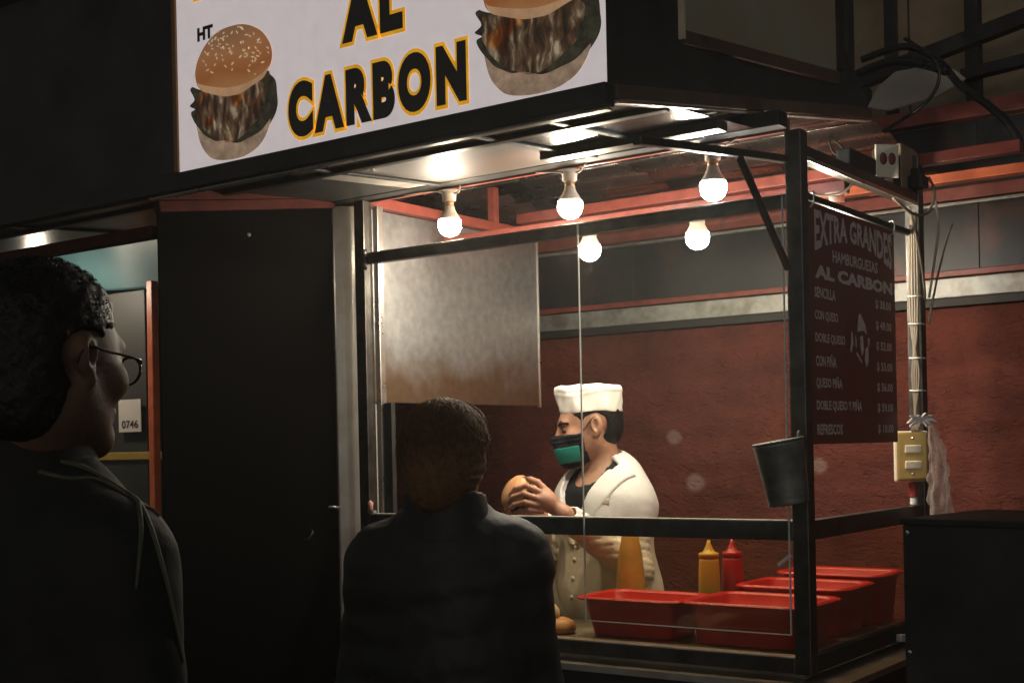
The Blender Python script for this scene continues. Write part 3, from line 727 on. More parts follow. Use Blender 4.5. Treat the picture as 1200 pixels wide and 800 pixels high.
prism_x('print', [(-0.428, 2.500), (0.485, 2.610), (0.485, 2.98), (-0.428, 2.98)], -0.080, 0.006, POST, sp_)
prism_x('frame', [(-0.440, 2.468), (0.49, 2.572), (0.49, 2.607), (-0.440, 2.497)], -0.074, 0.013, BROWNF, sp_)
prism_x('frame', [(-0.448, 2.476), (-0.4405, 2.477), (-0.4285, 2.98), (-0.448, 2.98)], -0.072, 0.015, mat('pale_trim', (0.62, 0.52, 0.40), 0.5), sp_)
prism_x('frame', [(0.4855, 2.62), (0.535, 2.62), (0.535, 2.99), (0.4855, 2.99)], -0.074, 0.013, BLACK, sp_)

# ---- menu board hanging on the side
MENU = mat('maroon_board', (0.165, 0.036, 0.028), 0.42, var=0.12, scale=6, bump=0.02)
MTXT = mat('menu_print', (0.72, 0.60, 0.55), 0.5, var=0.15, scale=60)
mb = thing('menu_board', 'maroon menu board of burger prices hanging on the stall side', 'sign', (0.0, 0.37, 1.54))
box('board', (-0.004, 0.0535, 1.541), (0.001, 0.699, 2.168), MENU, mb, 0.001)
def mtext(body, y0, y1, z0, z1, bold=0.02, slab_=None, arch=None):
    (v, f), = text_mesh(body, bold, None, 2)
    mn = v.min(0); mx = v.max(0); v = (v - mn) / (mx - mn)
    yy = y0 + v[:, 0] * (y1 - y0); zz = z0 + v[:, 1] * (z1 - z0)
    if arch: 
        u = v[:, 0] * 2 - 1; hh = (z1 - z0) * (1 - arch * (1 - u * u)); zz = z1 - (1 - v[:, 1]) * hh
    o = pyd('lettering', [(0.0018, a + 0.037, 1.55 + (b - 1.55) * 1.012) for a, b in zip(yy, zz)], f, MTXT); child(o, mb)
mtext('EXTRA GRANDES', 0.066, 0.640, 2.036, 2.146, 0.035, arch=0.43)
mtext('HAMBURGUESAS', 0.185, 0.520, 2.020, 2.052, 0.025)
mtext('AL CARBON', 0.064, 0.638, 1.968, 2.004, 0.055)
rows = [('SENCILLA', 0.20, 1.918, '$ 38.00'), ('CON QUESO', 0.215, 1.858, '$ 49.00'), ('DOBLE QUESO', 0.262, 1.800, '$ 52.00'), ('CON PIÑA', 0.197, 1.741, '$ 53.00'),
        ('QUESO PIÑA', 0.235, 1.683, '$ 56.00'), ('DOBLE QUESO Y PIÑA', 0.376, 1.625, '$ 59.00'), ('REFRESCOS', 0.231, 1.565, '$ 10.00')]
for t, y1, z, pr in rows:
    mtext(t, 0.058, y1, z, z + (0.028 if 'Ñ' not in t else 0.035), 0.03)
    mtext(pr, 0.497, 0.624, z, z + 0.028, 0.03)
# small cook's cap emblem between the columns
def emblem():
    parts = []
    def pl(pts): parts.append(([(0.0019, a + 0.037, 1.55 + (b - 1.55) * 1.012) for a, b in pts], [tuple(range(len(pts)))]))
    pl([(0.352, 1.846), (0.362, 1.893), (0.378, 1.898), (0.415, 1.866), (0.424, 1.842), (0.395, 1.852)])
    pl([(0.306, 1.846), (0.318, 1.838), (0.322, 1.812), (0.305, 1.786), (0.294, 1.792), (0.304, 1.815)])
    pl([(0.334, 1.836), (0.346, 1.826), (0.344, 1.800), (0.336, 1.806)])
    pl([(0.372, 1.834), (0.392, 1.838), (0.400, 1.800), (0.384, 1.778), (0.372, 1.806)])
    pl([(0.410, 1.802), (0.434, 1.812), (0.432, 1.764), (0.416, 1.750), (0.404, 1.770)])
    pl([(0.430, 1.832), (0.443, 1.834), (0.442, 1.812), (0.432, 1.812)])
    pl([(0.340, 1.785), (0.380, 1.760), (0.384, 1.766), (0.346, 1.792)])
    return join(parts)
child(pyd('emblem', *emblem(), MTXT), mb)
for y in (0.075, 0.672):
    tube('hook', [(0.002, y, 2.152), (0.010, y, 2.158), (0.013, y, 2.18), (0.008, y, 2.192), (-0.004, y, 2.19)], 0.0025, STEEL, mb, 6)

# ---- light bulbs
SOCK = mat('ceramic_socket', (0.62, 0.52, 0.42), 0.5, var=0.1)
GLOBE = emit_mat('lit_globe', BULB_COL, BULB_L)
GLOBE_C = emit_mat('lit_globe_cool', (0.86, 0.93, 0.95), BULB_L * 0.45)
BASEP = mat('bulb_base', (0.70, 0.60, 0.50), 0.45, var=0.08)
BRASS = mat('bulb_screw_base', (0.55, 0.33, 0.16), 0.4, 0.5)
me_g = bpy.data.meshes.new('globe'); V, F = lathe_data([(0.0310, 0.013), (0.0325, 0.003), (0.0318, -0.009), (0.0275, -0.020), (0.0195, -0.0285), (0.009, -0.0328), (0.0015, -0.0338)], 24)
V = [(x * 1.1, y * 1.1, z * (1.1 if z < 0 else 1.0)) for x, y, z in V]; me_g.from_pydata(V, [], F); me_g.polygons.foreach_set('use_smooth', [True] * len(me_g.polygons))
def bulb(p, ztop, label, cool=False, short=False):
    t = thing('light_bulb', label, 'light bulb', p, 'bare bulbs lighting the stall')
    me = me_g.copy(); me.materials.append(GLOBE_C if cool else GLOBE)
    gl = link('globe', me, None, t)
    if short:
        lathe('base', [(0.0342, 0.0132), (0.0325, 0.019), (0.0285, 0.026), (0.0240, 0.034), (0.0215, 0.0405)], BASEP, None, 20).parent = t
        top = ztop - p[2]
        lathe('socket', [(0.0235, 0.041), (0.0235, top - 0.004), (0.034, top - 0.0038), (0.034, top)], SOCK, None, 20).parent = t
        return t
    bz = [(0.0342, 0.0132), (0.0325, 0.019), (0.0275, 0.027), (0.0215, 0.036), (0.0165, 0.046), (0.0150, 0.056)]
    o = lathe('base', bz, BASEP, None, 20); o.parent = t
    o = lathe('screw_base', [(0.0135, 0.0563), (0.0142, 0.062), (0.0135, 0.066), (0.0142, 0.070)], BRASS, None, 16); o.parent = t
    top = ztop - p[2]
    o = lathe('socket', [(0.0185, 0.0705), (0.0215, 0.073), (0.0215, 0.086), (0.0225, 0.088), (0.0225, top - 0.004), (0.034, top - 0.0038), (0.034, top)], SOCK, None, 20); o.parent = t
    return t
bulb((-1.147, 0.03, 2.237), 2.340, 'lit bulb nearest the scratched steel panel, front row')
bulb((-0.705, 0.03, 2.238), 2.340, 'lit bulb in the middle of the front row under the awning')
bulb((-0.249, 0.03, 2.231), 2.340, 'bluish lit bulb nearest the corner post, front row', True)
bulb((-0.889, 0.42, 2.176), 2.2455, 'lit bulb in the back row, above the cook', False, True)
bulb((-0.503, 0.42, 2.172), 2.2455, 'lit bulb in the back row, right of the one above the cook', False, True)
bulb((-0.062, 0.42, 2.148), 2.2455, 'lit bulb behind the maroon menu board with only its socket showing')
# bulb wires
WIREW = mat('white_wire', (0.21, 0.175, 0.13), 0.5, var=0.1)
for x, lab in ((-1.147, 'first'), (-0.705, 'second'), (-0.249, 'third')):
    pass
wz = 2.335
w = tube('wire', [(-1.30, 0.0, 2.343), (-1.19, -0.005, wz + 0.004), (-1.12, 0.028, wz - 0.006), (-1.08, 0.0, 2.343)], 0.003, WIREW, None, 6)
tag(w, 'thin pale wire at the socket beside the steel panel', 'wire', 'wires feeding the bulbs')
w = tube('wire', [(-0.80, 0.0, 2.343), (-0.74, -0.004, wz), (-0.68, 0.03, wz - 0.004), (-0.63, 0.0, 2.344)], 0.003, WIREW, None, 6)
tag(w, 'thin pale wire at the middle front socket', 'wire', 'wires feeding the bulbs')
w = tube('wire', [(-0.36, 0.0, 2.343), (-0.29, -0.006, wz - 0.004), (-0.22, 0.03, wz - 0.008), (-0.19, 0.0, wz - 0.004), (-0.16, 0.0, 2.344)], 0.003, WIREW, None, 6)
tag(w, 'thin pale wire looping at the socket by the corner post', 'wire', 'wires feeding the bulbs')
w = tube('wire', [(-0.13, 0.395, 2.258), (-0.11, 0.385, 2.242), (-0.07, 0.38, 2.236), (-0.03, 0.385, 2.24), (-0.005, 0.395, 2.262)], 0.0035, WIREW, None, 6)
tag(w, 'pale wire looping round the socket behind the menu board', 'wire', 'wires feeding the bulbs')

# ---- wiring on the back post: conduit, cables, switch, outlet, bag
CONDUIT = mat('cream_conduit', (0.22, 0.165, 0.11), 0.5, var=0.15)
cd = thing('conduit', 'cream conduit strapped to the back post with cable ties', 'conduit', (0.03, 0.85, 1.5))
tube('pipe', [(0.012, 0.842, 2.24), (0.012, 0.842, 1.95), (0.012, 0.842, 1.60)], 0.0105, CONDUIT, cd, 10)
for i in range(4):
    dx = 0.0065 * (i - 1.5)
    tube('cable', [(0.016 + dx, 0.826, 2.20 - 0.01 * i), (0.014 + dx * 1.3, 0.826, 2.0), (0.014 + dx * 0.7, 0.825, 1.86), (0.016 - dx * 1.1, 0.824, 1.74), (0.010 + dx, 0.826, 1.57)], 0.0036, WIREW, cd, 6)
for z in (1.982, 1.898, 1.794, 1.695):
    tube('cable_tie', [(-0.006, 0.862, z), (-0.004, 0.828, z + 0.002), (0.014, 0.818, z), (0.032, 0.826, z), (0.034, 0.862, z)], 0.0024, WHITEP, cd, 6)
def cable(name, pts, r, m, label, cat='cable', n=8):
    return tag(tube(name, pts, r, m, None, n), label, cat)
cable('cable', [(0.03, 0.62, 2.25), (0.05, 0.74, 2.215), (0.055, 0.86, 2.24), (0.05, 0.93, 2.31), (0.03, 0.94, 2.36)], 0.0045, WIREW, 'white cable sagging under the side rail by the back post')
cable('cable', [(0.035, 0.74, 2.24), (0.045, 0.78, 2.14), (0.045, 0.83, 2.02), (0.04, 0.85, 1.97)], 0.004, WIREW, 'cream cable slanting from the side rail into the conduit')
cable('cable', [(0.05, 0.93, 2.30), (0.06, 0.93, 2.2), (0.05, 0.90, 2.06), (0.045, 0.875, 1.98)], 0.004, WIREW, 'cream cable dropping right of the conduit into its ties')
cable('cable', [(0.045, 0.862, 1.90), (0.055, 0.93, 2.05), (0.06, 1.01, 2.17), (0.05, 1.10, 2.23)], 0.0035, WIREW, 'pale cable slanting up to the right from the conduit')
BRASSP = mat('brass_plate', (0.42, 0.29, 0.09), 0.36, 0.55, var=0.12, scale=20, bump=0.02)
sw = thing('switch_plate', 'brass switch plate with two cream rocker switches on the back post', 'switch', (-0.004, 0.828, 1.497))
sw.rotation_euler[2] = math.radians(30)          # faces the street
def loc(o, p): o.parent = p; return o
loc(box('plate', (-0.045, -0.022, -0.073), (0.045, -0.004, 0.073), BRASSP, None, 0.007, 3), sw)
loc(box('plate_rim', (-0.050, -0.0035, -0.077), (0.050, 0.020, 0.077), CREAM, None, 0.005), sw)
for z in (0.022, -0.026):
    loc(box('rocker', (-0.024, -0.030, z - 0.012), (0.024, -0.0225, z + 0.012), CREAM, None, 0.003, 2, Matrix.Rotation(math.radians(8), 3, 'X')), sw)
for z in (0.054, -0.054):
    loc(lathe('screw', [(0.0, 0.003), (0.004, 0.002), (0.005, 0)], STEEL, None, 10, False, Matrix.Translation((0, -0.022, z)) @ Matrix.Rotation(math.pi / 2, 4, 'X')), sw)
cable('tape', [(-0.004, 0.832, 1.415), (-0.003, 0.834, 1.39), (-0.003, 0.833, 1.372)], 0.013, mat('red_tape', (0.25, 0.02, 0.02), 0.5), 'red taped cable end below the switch plate', 'cable')
cable('connector', [(-0.003, 0.834, 1.3715), (-0.002, 0.834, 1.36), (-0.003, 0.834, 1.350)], 0.011, WHITEP, 'white connector under the red taped cable end', 'connector')
ol = thing('outlet', 'cream outlet plate with two dark red round sockets on the side rail', 'outlet', (0.022, 0.590, 2.352))
ol.rotation_euler[2] = math.radians(48)
loc(box('plate', (-0.036, -0.008, -0.048), (0.036, 0.002, 0.048), CREAM, None, 0.004), ol)
loc(box('box', (-0.030, 0.0025, -0.040), (0.030, 0.030, 0.040), BLACK, None, 0.004), ol)
for x in (-0.013, 0.014):
    loc(lathe('receptacle', [(0.0, 0.003), (0.0105, 0.003), (0.012, 0.0)], mat('dark_red_plastic', (0.16, 0.025, 0.025), 0.45), None, 16, False, Matrix.Translation((x, -0.008, 0.006)) @ Matrix.Rotation(math.pi / 2, 4, 'X') @ Matrix.Diagonal((1, 1.5, 1, 1))), ol)
jb = thing('junction_box', 'black plug and junction box on the rail above the conduit', 'junction box', (0, 0.83, 2.33))
box('back_plate', (-0.012, 0.77, 2.303), (0.004, 0.90, 2.44), mat('tan_board', (0.30, 0.22, 0.14), 0.6), jb, 0.003)
box('plug', (0.0045, 0.815, 2.312), (0.05, 0.885, 2.35), BLACK, jb, 0.01, 3)
box('plug_body', (0.010, 0.832, 2.3505), (0.042, 0.868, 2.372), BLACK, jb, 0.006, 3)
bxm = thing('ballast_box', 'dark control box on the side rail beside the outlet plate', 'box', (0, 0.45, 2.31))
box('case', (-0.03, 0.34, 2.304), (0.012, 0.54, 2.352), BLACK, bxm, 0.006)
box('cover', (-0.022, 0.70, 2.304), (0.004, 0.765, 2.40), BLACK, bxm, 0.004)
BAGM = bpy.data.materials.new('clear_plastic_bag'); BAGM.use_nodes = True
nt = BAGM.node_tree; nt.nodes.clear(); o_ = nt.nodes.new('ShaderNodeOutputMaterial'); t_ = nt.nodes.new('ShaderNodeBsdfTransparent'); g_ = nt.nodes.new('ShaderNodeBsdfPrincipled')
g_.inputs['Base Color'].default_value = (0.72, 0.66, 0.60, 1); g_.inputs['Roughness'].default_value = 0.22
m_ = nt.nodes.new('ShaderNodeMixShader'); m_.inputs[0].default_value = 0.27
nt.links.new(t_.outputs[0], m_.inputs[1]); nt.links.new(g_.outputs[0], m_.inputs[2]); nt.links.new(m_.outputs[0], o_.inputs[0])
def bag():
    V = []; Fc = []; n = 32; lv = 40
    for i in range(lv + 1):
        t = i / lv
        c = W(1090 + 17 * t + 3 * math.sin(5 * t), 497 + 112 * t, 3.93)
        r = 0.005 + 0.017 * (1 - math.exp(-5 * t)) + 0.010 * t
        for k in range(n):
            a = 2 * math.pi * k / n
            rr = r * (1 + 0.24 * math.sin(5 * a + 9 * t) + 0.16 * math.sin(9 * a - 14 * t) + 0.10 * math.sin(30 * t + 3 * a))
            V.append(tuple(c + cr0 * rr * math.cos(a) + cf * 0.4 * rr * math.sin(a) + cz * 0.008 * math.sin(3 * a + 6 * t)))
    for i in range(lv):
        for k in range(n):
            k2 = (k + 1) % n; Fc.append((i * n + k, (i + 1) * n + k, (i + 1) * n + k2, i * n + k2))
    return V, Fc
bg = thing('plastic_bag', 'clear plastic bag knotted to the conduit above the switch plate', 'bag', tuple(W(1080, 495, 3.93)))
child(pyd('bag_body', *bag(), BAGM, None, True), bg)
parts = []; p0 = W(1079, 494, 3.92)
for i in range(12):
    a = 2 * math.pi * i / 12 + 0.3; L_ = 0.035 + 0.022 * ((i * 7) % 5) / 5
    dv = cr0 * math.cos(a) * 1.1 + cz * (0.45 * math.sin(a) + 0.05) - cf * 0.3
    parts.append(tube_data(spline([p0, p0 + dv * L_ * 0.5 + cz * 0.006, p0 + dv * L_], 4), [0.006, 0.0065, 0.006, 0.006, 0.005, 0.0045, 0.004, 0.003, 0.001], 6))
child(pyd('knot', *join(parts), mat('bag_knot', (0.80, 0.78, 0.74), 0.3), None, True), bg)

# black cables overhead on the right
HOSE = mat('black_hose', (0.012, 0.012, 0.012), 0.28, var=0.3)
def wy(px, py, y):
    d = cf + cr * (px - 600.0) / FPX - cu * (py - PY) / FPX
    return CAM + d * (y - CAM[1]) / d[1]
cable('hose', [wy(1010, 70, 1.40), wy(1060, 55, 1.38), wy(1100, 72, 1.36), wy(1125, 100, 1.34), wy(1160, 125, 1.32), wy(1185, 150, 1.30), wy(1205, 185, 1.28)], 0.013, HOSE, 'thick glossy black hose curving down at the right edge', 'hose')
cable('cable', [wy(1060, 45, 1.2), wy(1095, 70, 1.2), wy(1100, 95, 1.2), wy(1085, 120, 1.2), wy(1050, 145, 1.2), wy(1015, 163, 1.2), wy(990, 163, 1.2), wy(972, 155, 1.2)], 0.006, HOSE, 'black cable hanging in a wide loop in front of the plastic sheet')
cable('cable', [wy(965, 160, 0.9), wy(978, 165, 0.9), wy(988, 175, 0.9), wy(985, 183, 0.9), wy(976, 178, 0.9), wy(972, 166, 0.9)], 0.004, HOSE, 'small black cable coil beside the top of the corner post')
cable('cable', [wy(990, 95, 1.3), wy(1020, 80, 1.3), wy(1050, 72, 1.3), wy(1085, 76, 1.3), wy(1110, 84, 1.3)], 0.016, HOSE, 'thick black cable bundle running over the plastic sheet')
cable('cable', [wy(1085, 212, 1.3), wy(1110, 206, 1.3), wy(1160, 202, 1.3), wy(1205, 200, 1.3)], 0.006, HOSE, 'black cable running right from the junction box')

# ---- tin cup on the corner post
TIN = mat('tarnished_tin', (0.20, 0.20, 0.18), 0.42, 0.6, var=0.5, scale=14, bump=0.1, bscale=30, dirt=((0.16, 0.20, 0.16), 0.6, 12, 0.56))
cup = thing('tin_can', 'tarnished tin can hung tilted on the corner post', 'can', (0.005, -0.09, 1.40))
Mt = Matrix.Translation((0.004, -0.096, 1.395)) @ Matrix.Rotation(math.radians(-9), 4, Vector(cf))
lathe('can_body', [(0.0, 0.001), (0.050, 0.001), (0.0515, 0.004), (0.0500, 0.012), (0.0522, 0.020), (0.0525, 0.026), (0.0618, 0.146), (0.0632, 0.149), (0.0632, 0.153), (0.0612, 0.154), (0.0600, 0.148), (0.049, 0.006), (0.0, 0.006)], TIN, cup, 40, False, Mt)
lathe('rim', [(0.0612, 0.1545), (0.0645, 0.155), (0.0645, 0.159), (0.0612, 0.1595)], TIN, cup, 40, True, Mt)
tube('hanger', [(0.004, -0.040, 1.553), (0.004, -0.030, 1.575), (0.004, -0.024, 1.56), (0.004, -0.0235, 1.53)], 0.003, STEEL, cup, 6)

# ---- red plastic tubs
REDTUB = mat('red_plastic', (0.50, 0.018, 0.014), 0.36, var=0.1, scale=14, bump=0.02, spec=0.5)
nt = REDTUB.node_tree; b_ = nt.nodes['Principled BSDF']; b_.inputs['Subsurface Weight'].default_value = 0.0
def tub(label, x0, x1, y0, y1, z0, z1, taper=0.035, rot=0.0):
    c = ((x0 + x1) / 2, (y0 + y1) / 2, z0); t = thing('plastic_tub', label, 'tub', c, 'red plastic tubs on the counter')
    t.rotation_euler[2] = rot
    def ring(hx, hy, r, z, n=6):
        P = []
        for sx, sy, a0 in ((1, 1, 0), (-1, 1, 90), (-1, -1, 180), (1, -1, 270)):
            for k in range(n + 1):
                a = math.radians(a0 + 90 * k / n); P.append((sx * (hx - r) + r * math.cos(a), sy * (hy - r) + r * math.sin(a), z))
        return P
    hx, hy, h = (x1 - x0) / 2, (y1 - y0) / 2, z1 - z0
    lev = [(-taper, 0.002, 0.0), (-taper, 0.004, 0), (-0.012, h - 0.012, 0), (-0.010, h - 0.010, 0), (0.0, h - 0.010, 0), (0.003, h - 0.006, 0), (0.0, h, 0), (-0.010, h, 0), (-0.016, h - 0.008, 0), (-taper - 0.003, 0.007, 0)]
    V = []; Fc = []
    for off, z, _ in lev: V += ring(hx + off, hy + off, 0.035 + off * 0.5 + 0.012, z)
    n = len(V) // len(lev)
    for i in range(len(lev) - 1):
        for k in range(n):
            k2 = (k + 1) % n; Fc.append((i * n + k, i * n + k2, (i + 1) * n + k2, (i + 1) * n + k))
    Fc.append(tuple(range(n))[::-1]); e = (len(lev) - 1) * n; Fc.append(tuple(e + k for k in range(n)))
    o = pyd('tub_body', V, Fc, REDTUB, t, True)
    rimV = ring(hx + 0.0045, hy + 0.0045, 0.05, h - 0.0055) ; V2, F2 = tube_data(rimV + [rimV[0]], 0.0035, 6); pyd('rim', V2, F2, REDTUB, t, True)
    return t
tub('red tub left of the others, beside the cook', -0.745, -0.412, 0.066, 0.300, 0.999, 1.114, 0.035)
tub('red tub right in the corner behind the post', -0.398, -0.040, 0.062, 0.352, 0.999, 1.118, 0.03)
tub('red tub behind the corner one, along the side glass', -0.385, -0.045, 0.368, 0.62, 0.998, 1.135, 0.026)
tub('red tub farthest back along the side glass', -0.375, -0.035, 0.632, 0.850, 0.998, 1.150, 0.026)

# ---- squeeze bottles
def squeeze(label, p, m, h=0.19, r=0.034):
    t = thing('squeeze_bottle', label, 'bottle', p, 'squeeze bottles')
    lathe('bottle_body', [(0.0, 0.0), (r * 0.96, 0.0), (r, 0.006), (r, h * 0.3), (r * 0.97, h * 0.55), (r * 0.90, h * 0.76), (r * 0.86, h * 0.795), (0, h * 0.795)], m, None, 24, False).parent = t
    lathe('cap', [(0.0, h * 0.80), (r * 0.91, h * 0.80), (r * 0.92, h * 0.845), (r * 0.88, h * 0.855), (r * 0.55, h * 0.868), (r * 0.40, h * 0.90), (r * 0.2, h * 0.955), (r * 0.13, h), (0, h)], m, None, 24, False).parent = t
    return t
MUST = mat('mustard_yellow', (0.60, 0.36, 0.035), 0.4, var=0.08)
KETC = mat('ketchup_red', (0.42, 0.018, 0.016), 0.4, var=0.08)
squeeze('yellow mustard squeeze bottle standing behind the red tubs', (-0.475, 0.395, 0.998), MUST, 0.262, 0.033)
squeeze('red ketchup squeeze bottle standing behind the red tubs', (-0.428, 0.455, 0.998), KETC, 0.262, 0.033)
BROTH = mat('orange_sauce', (0.55, 0.30, 0.06), 0.35, var=0.2, scale=20)
sbt = thing('sauce_bottle', 'large yellow sauce bottle tapering upwards in front of the white coat', 'bottle', (-0.722, 0.352, 0.999))
lathe('bottle_body', [(0.0, 0.0), (0.043, 0.0), (0.046, 0.006), (0.046, 0.10), (0.042, 0.16), (0.036, 0.22), (0.024, 0.28), (0.018, 0.30), (0.0, 0.30)], BROTH, None, 28, False).parent = sbt
lathe('cap', [(0.0, 0.301), (0.020, 0.301), (0.020, 0.318), (0.008, 0.324), (0.0, 0.326)], BROTH, None, 20, False).parent = sbt
# buns in a tray
BUN = mat('bun_crust', (0.52, 0.27, 0.11), 0.45, var=0.25, scale=14)
PALEB = mat('bun_pale', (0.60, 0.46, 0.30), 0.6, var=0.15, scale=20)
def bun_mesh(r=0.048):
    return lathe_data([(0.0, 0.0), (r * 0.9, 0.0), (r, r * 0.22), (r * 0.98, r * 0.42), (r * 0.86, r * 0.66), (r * 0.6, r * 0.86), (r * 0.3, r * 0.95), (0.001, r * 0.97)], 22, False)
for i, (x, y, z) in enumerate(((-0.815, 0.095, 1.0), (-0.905, 0.06, 1.0), (-0.995, 0.085, 1.0), (-0.86, 0.075, 1.048), (-1.09, 0.07, 1.0))):
    V, F = bun_mesh(); o = pyd('burger_bun', V, F, PALEB if i % 2 else BUN, None, True); o.location = (x, y, z); o.rotation_euler = (0.05 * i, -0.04 * i, i)
    tag(o, ['pale burger bun lying nearest the left red tub', 'burger bun in the row behind the dirty lower glass', 'third burger bun along the row behind the lower glass', 'burger bun stacked on top of two others', 'burger bun farthest left behind the lower glass'][i], 'bun', 'buns on the counter')

# ---- black cabinet at the lower right
cb = thing('black_cabinet', 'plain black cabinet standing beside the stall at the lower right', 'cabinet', (0.55, -0.1, 0))
def cab():
    a = np.array([0.303, -0.151]); dr = np.array([0.532 - 0.303, 0.03 + 0.151 - 0.22]); dr = dr / np.linalg.norm(dr); nb = np.array([-dr[1], dr[0]])
    return a, dr, nb
a_, dr_, nb_ = cab()
def cabbox(name, u0, u1, v0, v1, z0, z1, m, bev=0.004):
    R = Matrix(((dr_[0], nb_[0], 0), (dr_[1], nb_[1], 0), (0, 0, 1)))
    o = box(name, (u0 - (u0 + u1) / 2, v0 - (v0 + v1) / 2, z0), (u1 - (u0 + u1) / 2, v1 - (v0 + v1) / 2, z1), m, None, bev)
    c = a_ + dr_ * (u0 + u1) / 2 + nb_ * (v0 + v1) / 2
    o.matrix_world = Matrix.Translation((c[0], c[1], 0)) @ R.to_4x4(); child(o, cb); o.matrix_basis = Matrix.Translation((c[0], c[1], 0)) @ R.to_4x4(); return o
cabbox('body', 0, 0.75, 0.006, 0.42, 0.05, 1.352, BLACKM)
cabbox('top', -0.004, 0.755, 0.0, 0.425, 1.3525, 1.368, BLACK)
cabbox('base', 0.02, 0.73, 0.03, 0.40, 0.0, 0.049, BLACK)
for z in (0.35, 0.8, 1.3):
    pass
for z in (1.335, 1.06, 0.78):
    o = lathe('screw', [(0.0, 0.003), (0.004, 0.002), (0.005, 0)], STEEL, None, 10, False)
    p = a_ + dr_ * 0.012 + nb_ * 0.006; o.matrix_basis = Matrix.Translation((p[0], p[1], z)) @ Matrix.Rotation(math.pi / 2, 4, Vector((dr_[0], dr_[1], 0))); child(o, cb)

# ================================================================== NEIGHBOUR STALL (left)
ns = thing('neighbour_stall', 'next stall on the left with teal tarp and orange red post', 'food stall', (-3.4, 0.5, 0))
TEAL = mat('teal_tarp', (0.026, 0.075, 0.086), 0.55, var=0.2, scale=4, bump=0.2, bscale=6)
def tarp():
    V = []; Fc = []; n = 24
    for i in range(n + 1):
        for j in range(n + 1):
            u = i / n; v = j / n
            x = -4.6 + 1.55 * u; z = 2.30 + 0.25 * v - 0.012 * math.sin(3.1 * u * math.pi) * (1 - v); y = 0.62 - 0.10 * v + 0.012 * math.sin(9 * u + 3 * v) + 0.008 * math.sin(23 * u)
            V.append((x, y, z))
    for i in range(n):
        for j in range(n): a = i * (n + 1) + j; Fc.append((a, a + n + 1, a + n + 2, a + 1))
    return V, Fc
tp = pyd('tarp', *tarp(), TEAL, None, True); child(tp, ns)
so = tp.modifiers.new('thick', 'SOLIDIFY'); so.thickness = 0.004
bar('post', (-3.225, 0.55, 0.0), (-3.205, 0.55, 2.30), 0.035, 0.035, ORANGE, ns)
bar('cross_beam', (-4.8, 0.30, 2.475), (-1.62, 0.30, 2.475), 0.04, 0.035, MAROONB, ns)
bar('front_beam', (-4.8, -0.64, 2.196), (-1.70, -0.64, 2.196), 0.04, 0.035, MAROONB, ns)
CURT = mat('dim_curtain', (0.075, 0.065, 0.042), 0.6, var=0.35, scale=4, bump=0.2, bscale=7)
box('back_panel', (-4.4, 0.95, 1.58), (-2.6, 0.96, 2.29), CURT, ns, 0.004)
box('side_panel', (-4.3, 0.63, 0.9), (-3.36, 0.64, 2.285), mat('grey_green_sheet', (0.026, 0.026, 0.022), 0.6, var=0.3, scale=3), ns, 0.004)
box('shelf', (-3.9, 0.62, 1.53), (-2.5, 0.93, 1.565), mat('yellow_shelf', (0.36, 0.24, 0.04), 0.5), ns, 0.004)
box('counter', (-4.6, 0.40, 0.0), (-2.2, 0.95, 1.02), BLACK, ns, 0.01)
ncol = [(0.35, 0.06, 0.03), (0.08, 0.18, 0.30), (0.45, 0.32, 0.06), (0.10, 0.22, 0.08), (0.5, 0.45, 0.38)]
for i in range(7):
    x = -3.30 + i * 0.062; h = 0.05 + 0.015 * (i % 3)
    o = lathe('sauce_jar', [(0.0, 0.0), (0.018, 0.0), (0.020, 0.004), (0.020, h * 0.75), (0.013, h * 0.85), (0.015, h * 0.86), (0.015, h), (0, h)], mat('jar%d' % (i % 5), ncol[i % 5], 0.4), None, 14, False)
    o.location = (x, 0.70, 1.566)
    tag(o, ['small red jar', 'small blue jar', 'small yellow jar', 'small green jar', 'small pale jar', 'second small red jar', 'second small blue jar'][i] + ' on the yellow shelf of the next stall', 'jar', 'jars on the yellow shelf')
pn = thing('paper_notice', 'white paper notice with a printed number on the next stall', 'notice', (-3.5, 0.6, 1.7))
box('paper', (-3.53, 0.609, 1.655), (-3.375, 0.612, 1.80), mat('paper', (0.62, 0.57, 0.50), 0.7, var=0.05), pn, 0)
(vt, ft), = text_mesh('0746', 0.02, None)
mn, mx = vt.min(0), vt.max(0); vt = (vt - mn) / (mx - mn) * (0.115, 0.035) + (-3.508, 1.672)
child(pyd('lettering', [(p[0], 0.6075, p[1]) for p in vt], ft, mat('notice_ink', (0.05, 0.03, 0.03), 0.6)), pn)
t = bulb((-3.655, 0.30, 2.345), 2.456, 'socket and bulb of the next stall behind the man\'s head')
# ================================================================== PEOPLE
SKIN = mat('skin', (0.40, 0.21, 0.125), 0.5, var=0.10, scale=30, bump=0.03, bscale=200)
SKIN.node_tree.nodes['Principled BSDF'].inputs['Subsurface Weight'].default_value = 0.12
SKIN.node_tree.nodes['Principled BSDF'].inputs['Subsurface Radius'].default_value = (0.01, 0.004, 0.002)
HAIRB = mat('black_hair', (0.0065, 0.0055, 0.0045), 0.5, spec=0.25, var=0.4, scale=60, bump=0.3, bscale=160)
HAIRBR = mat('brown_hair', (0.125, 0.060, 0.022), 0.6, spec=0.12, var=0.45, scale=70, bump=0.3, bscale=160)

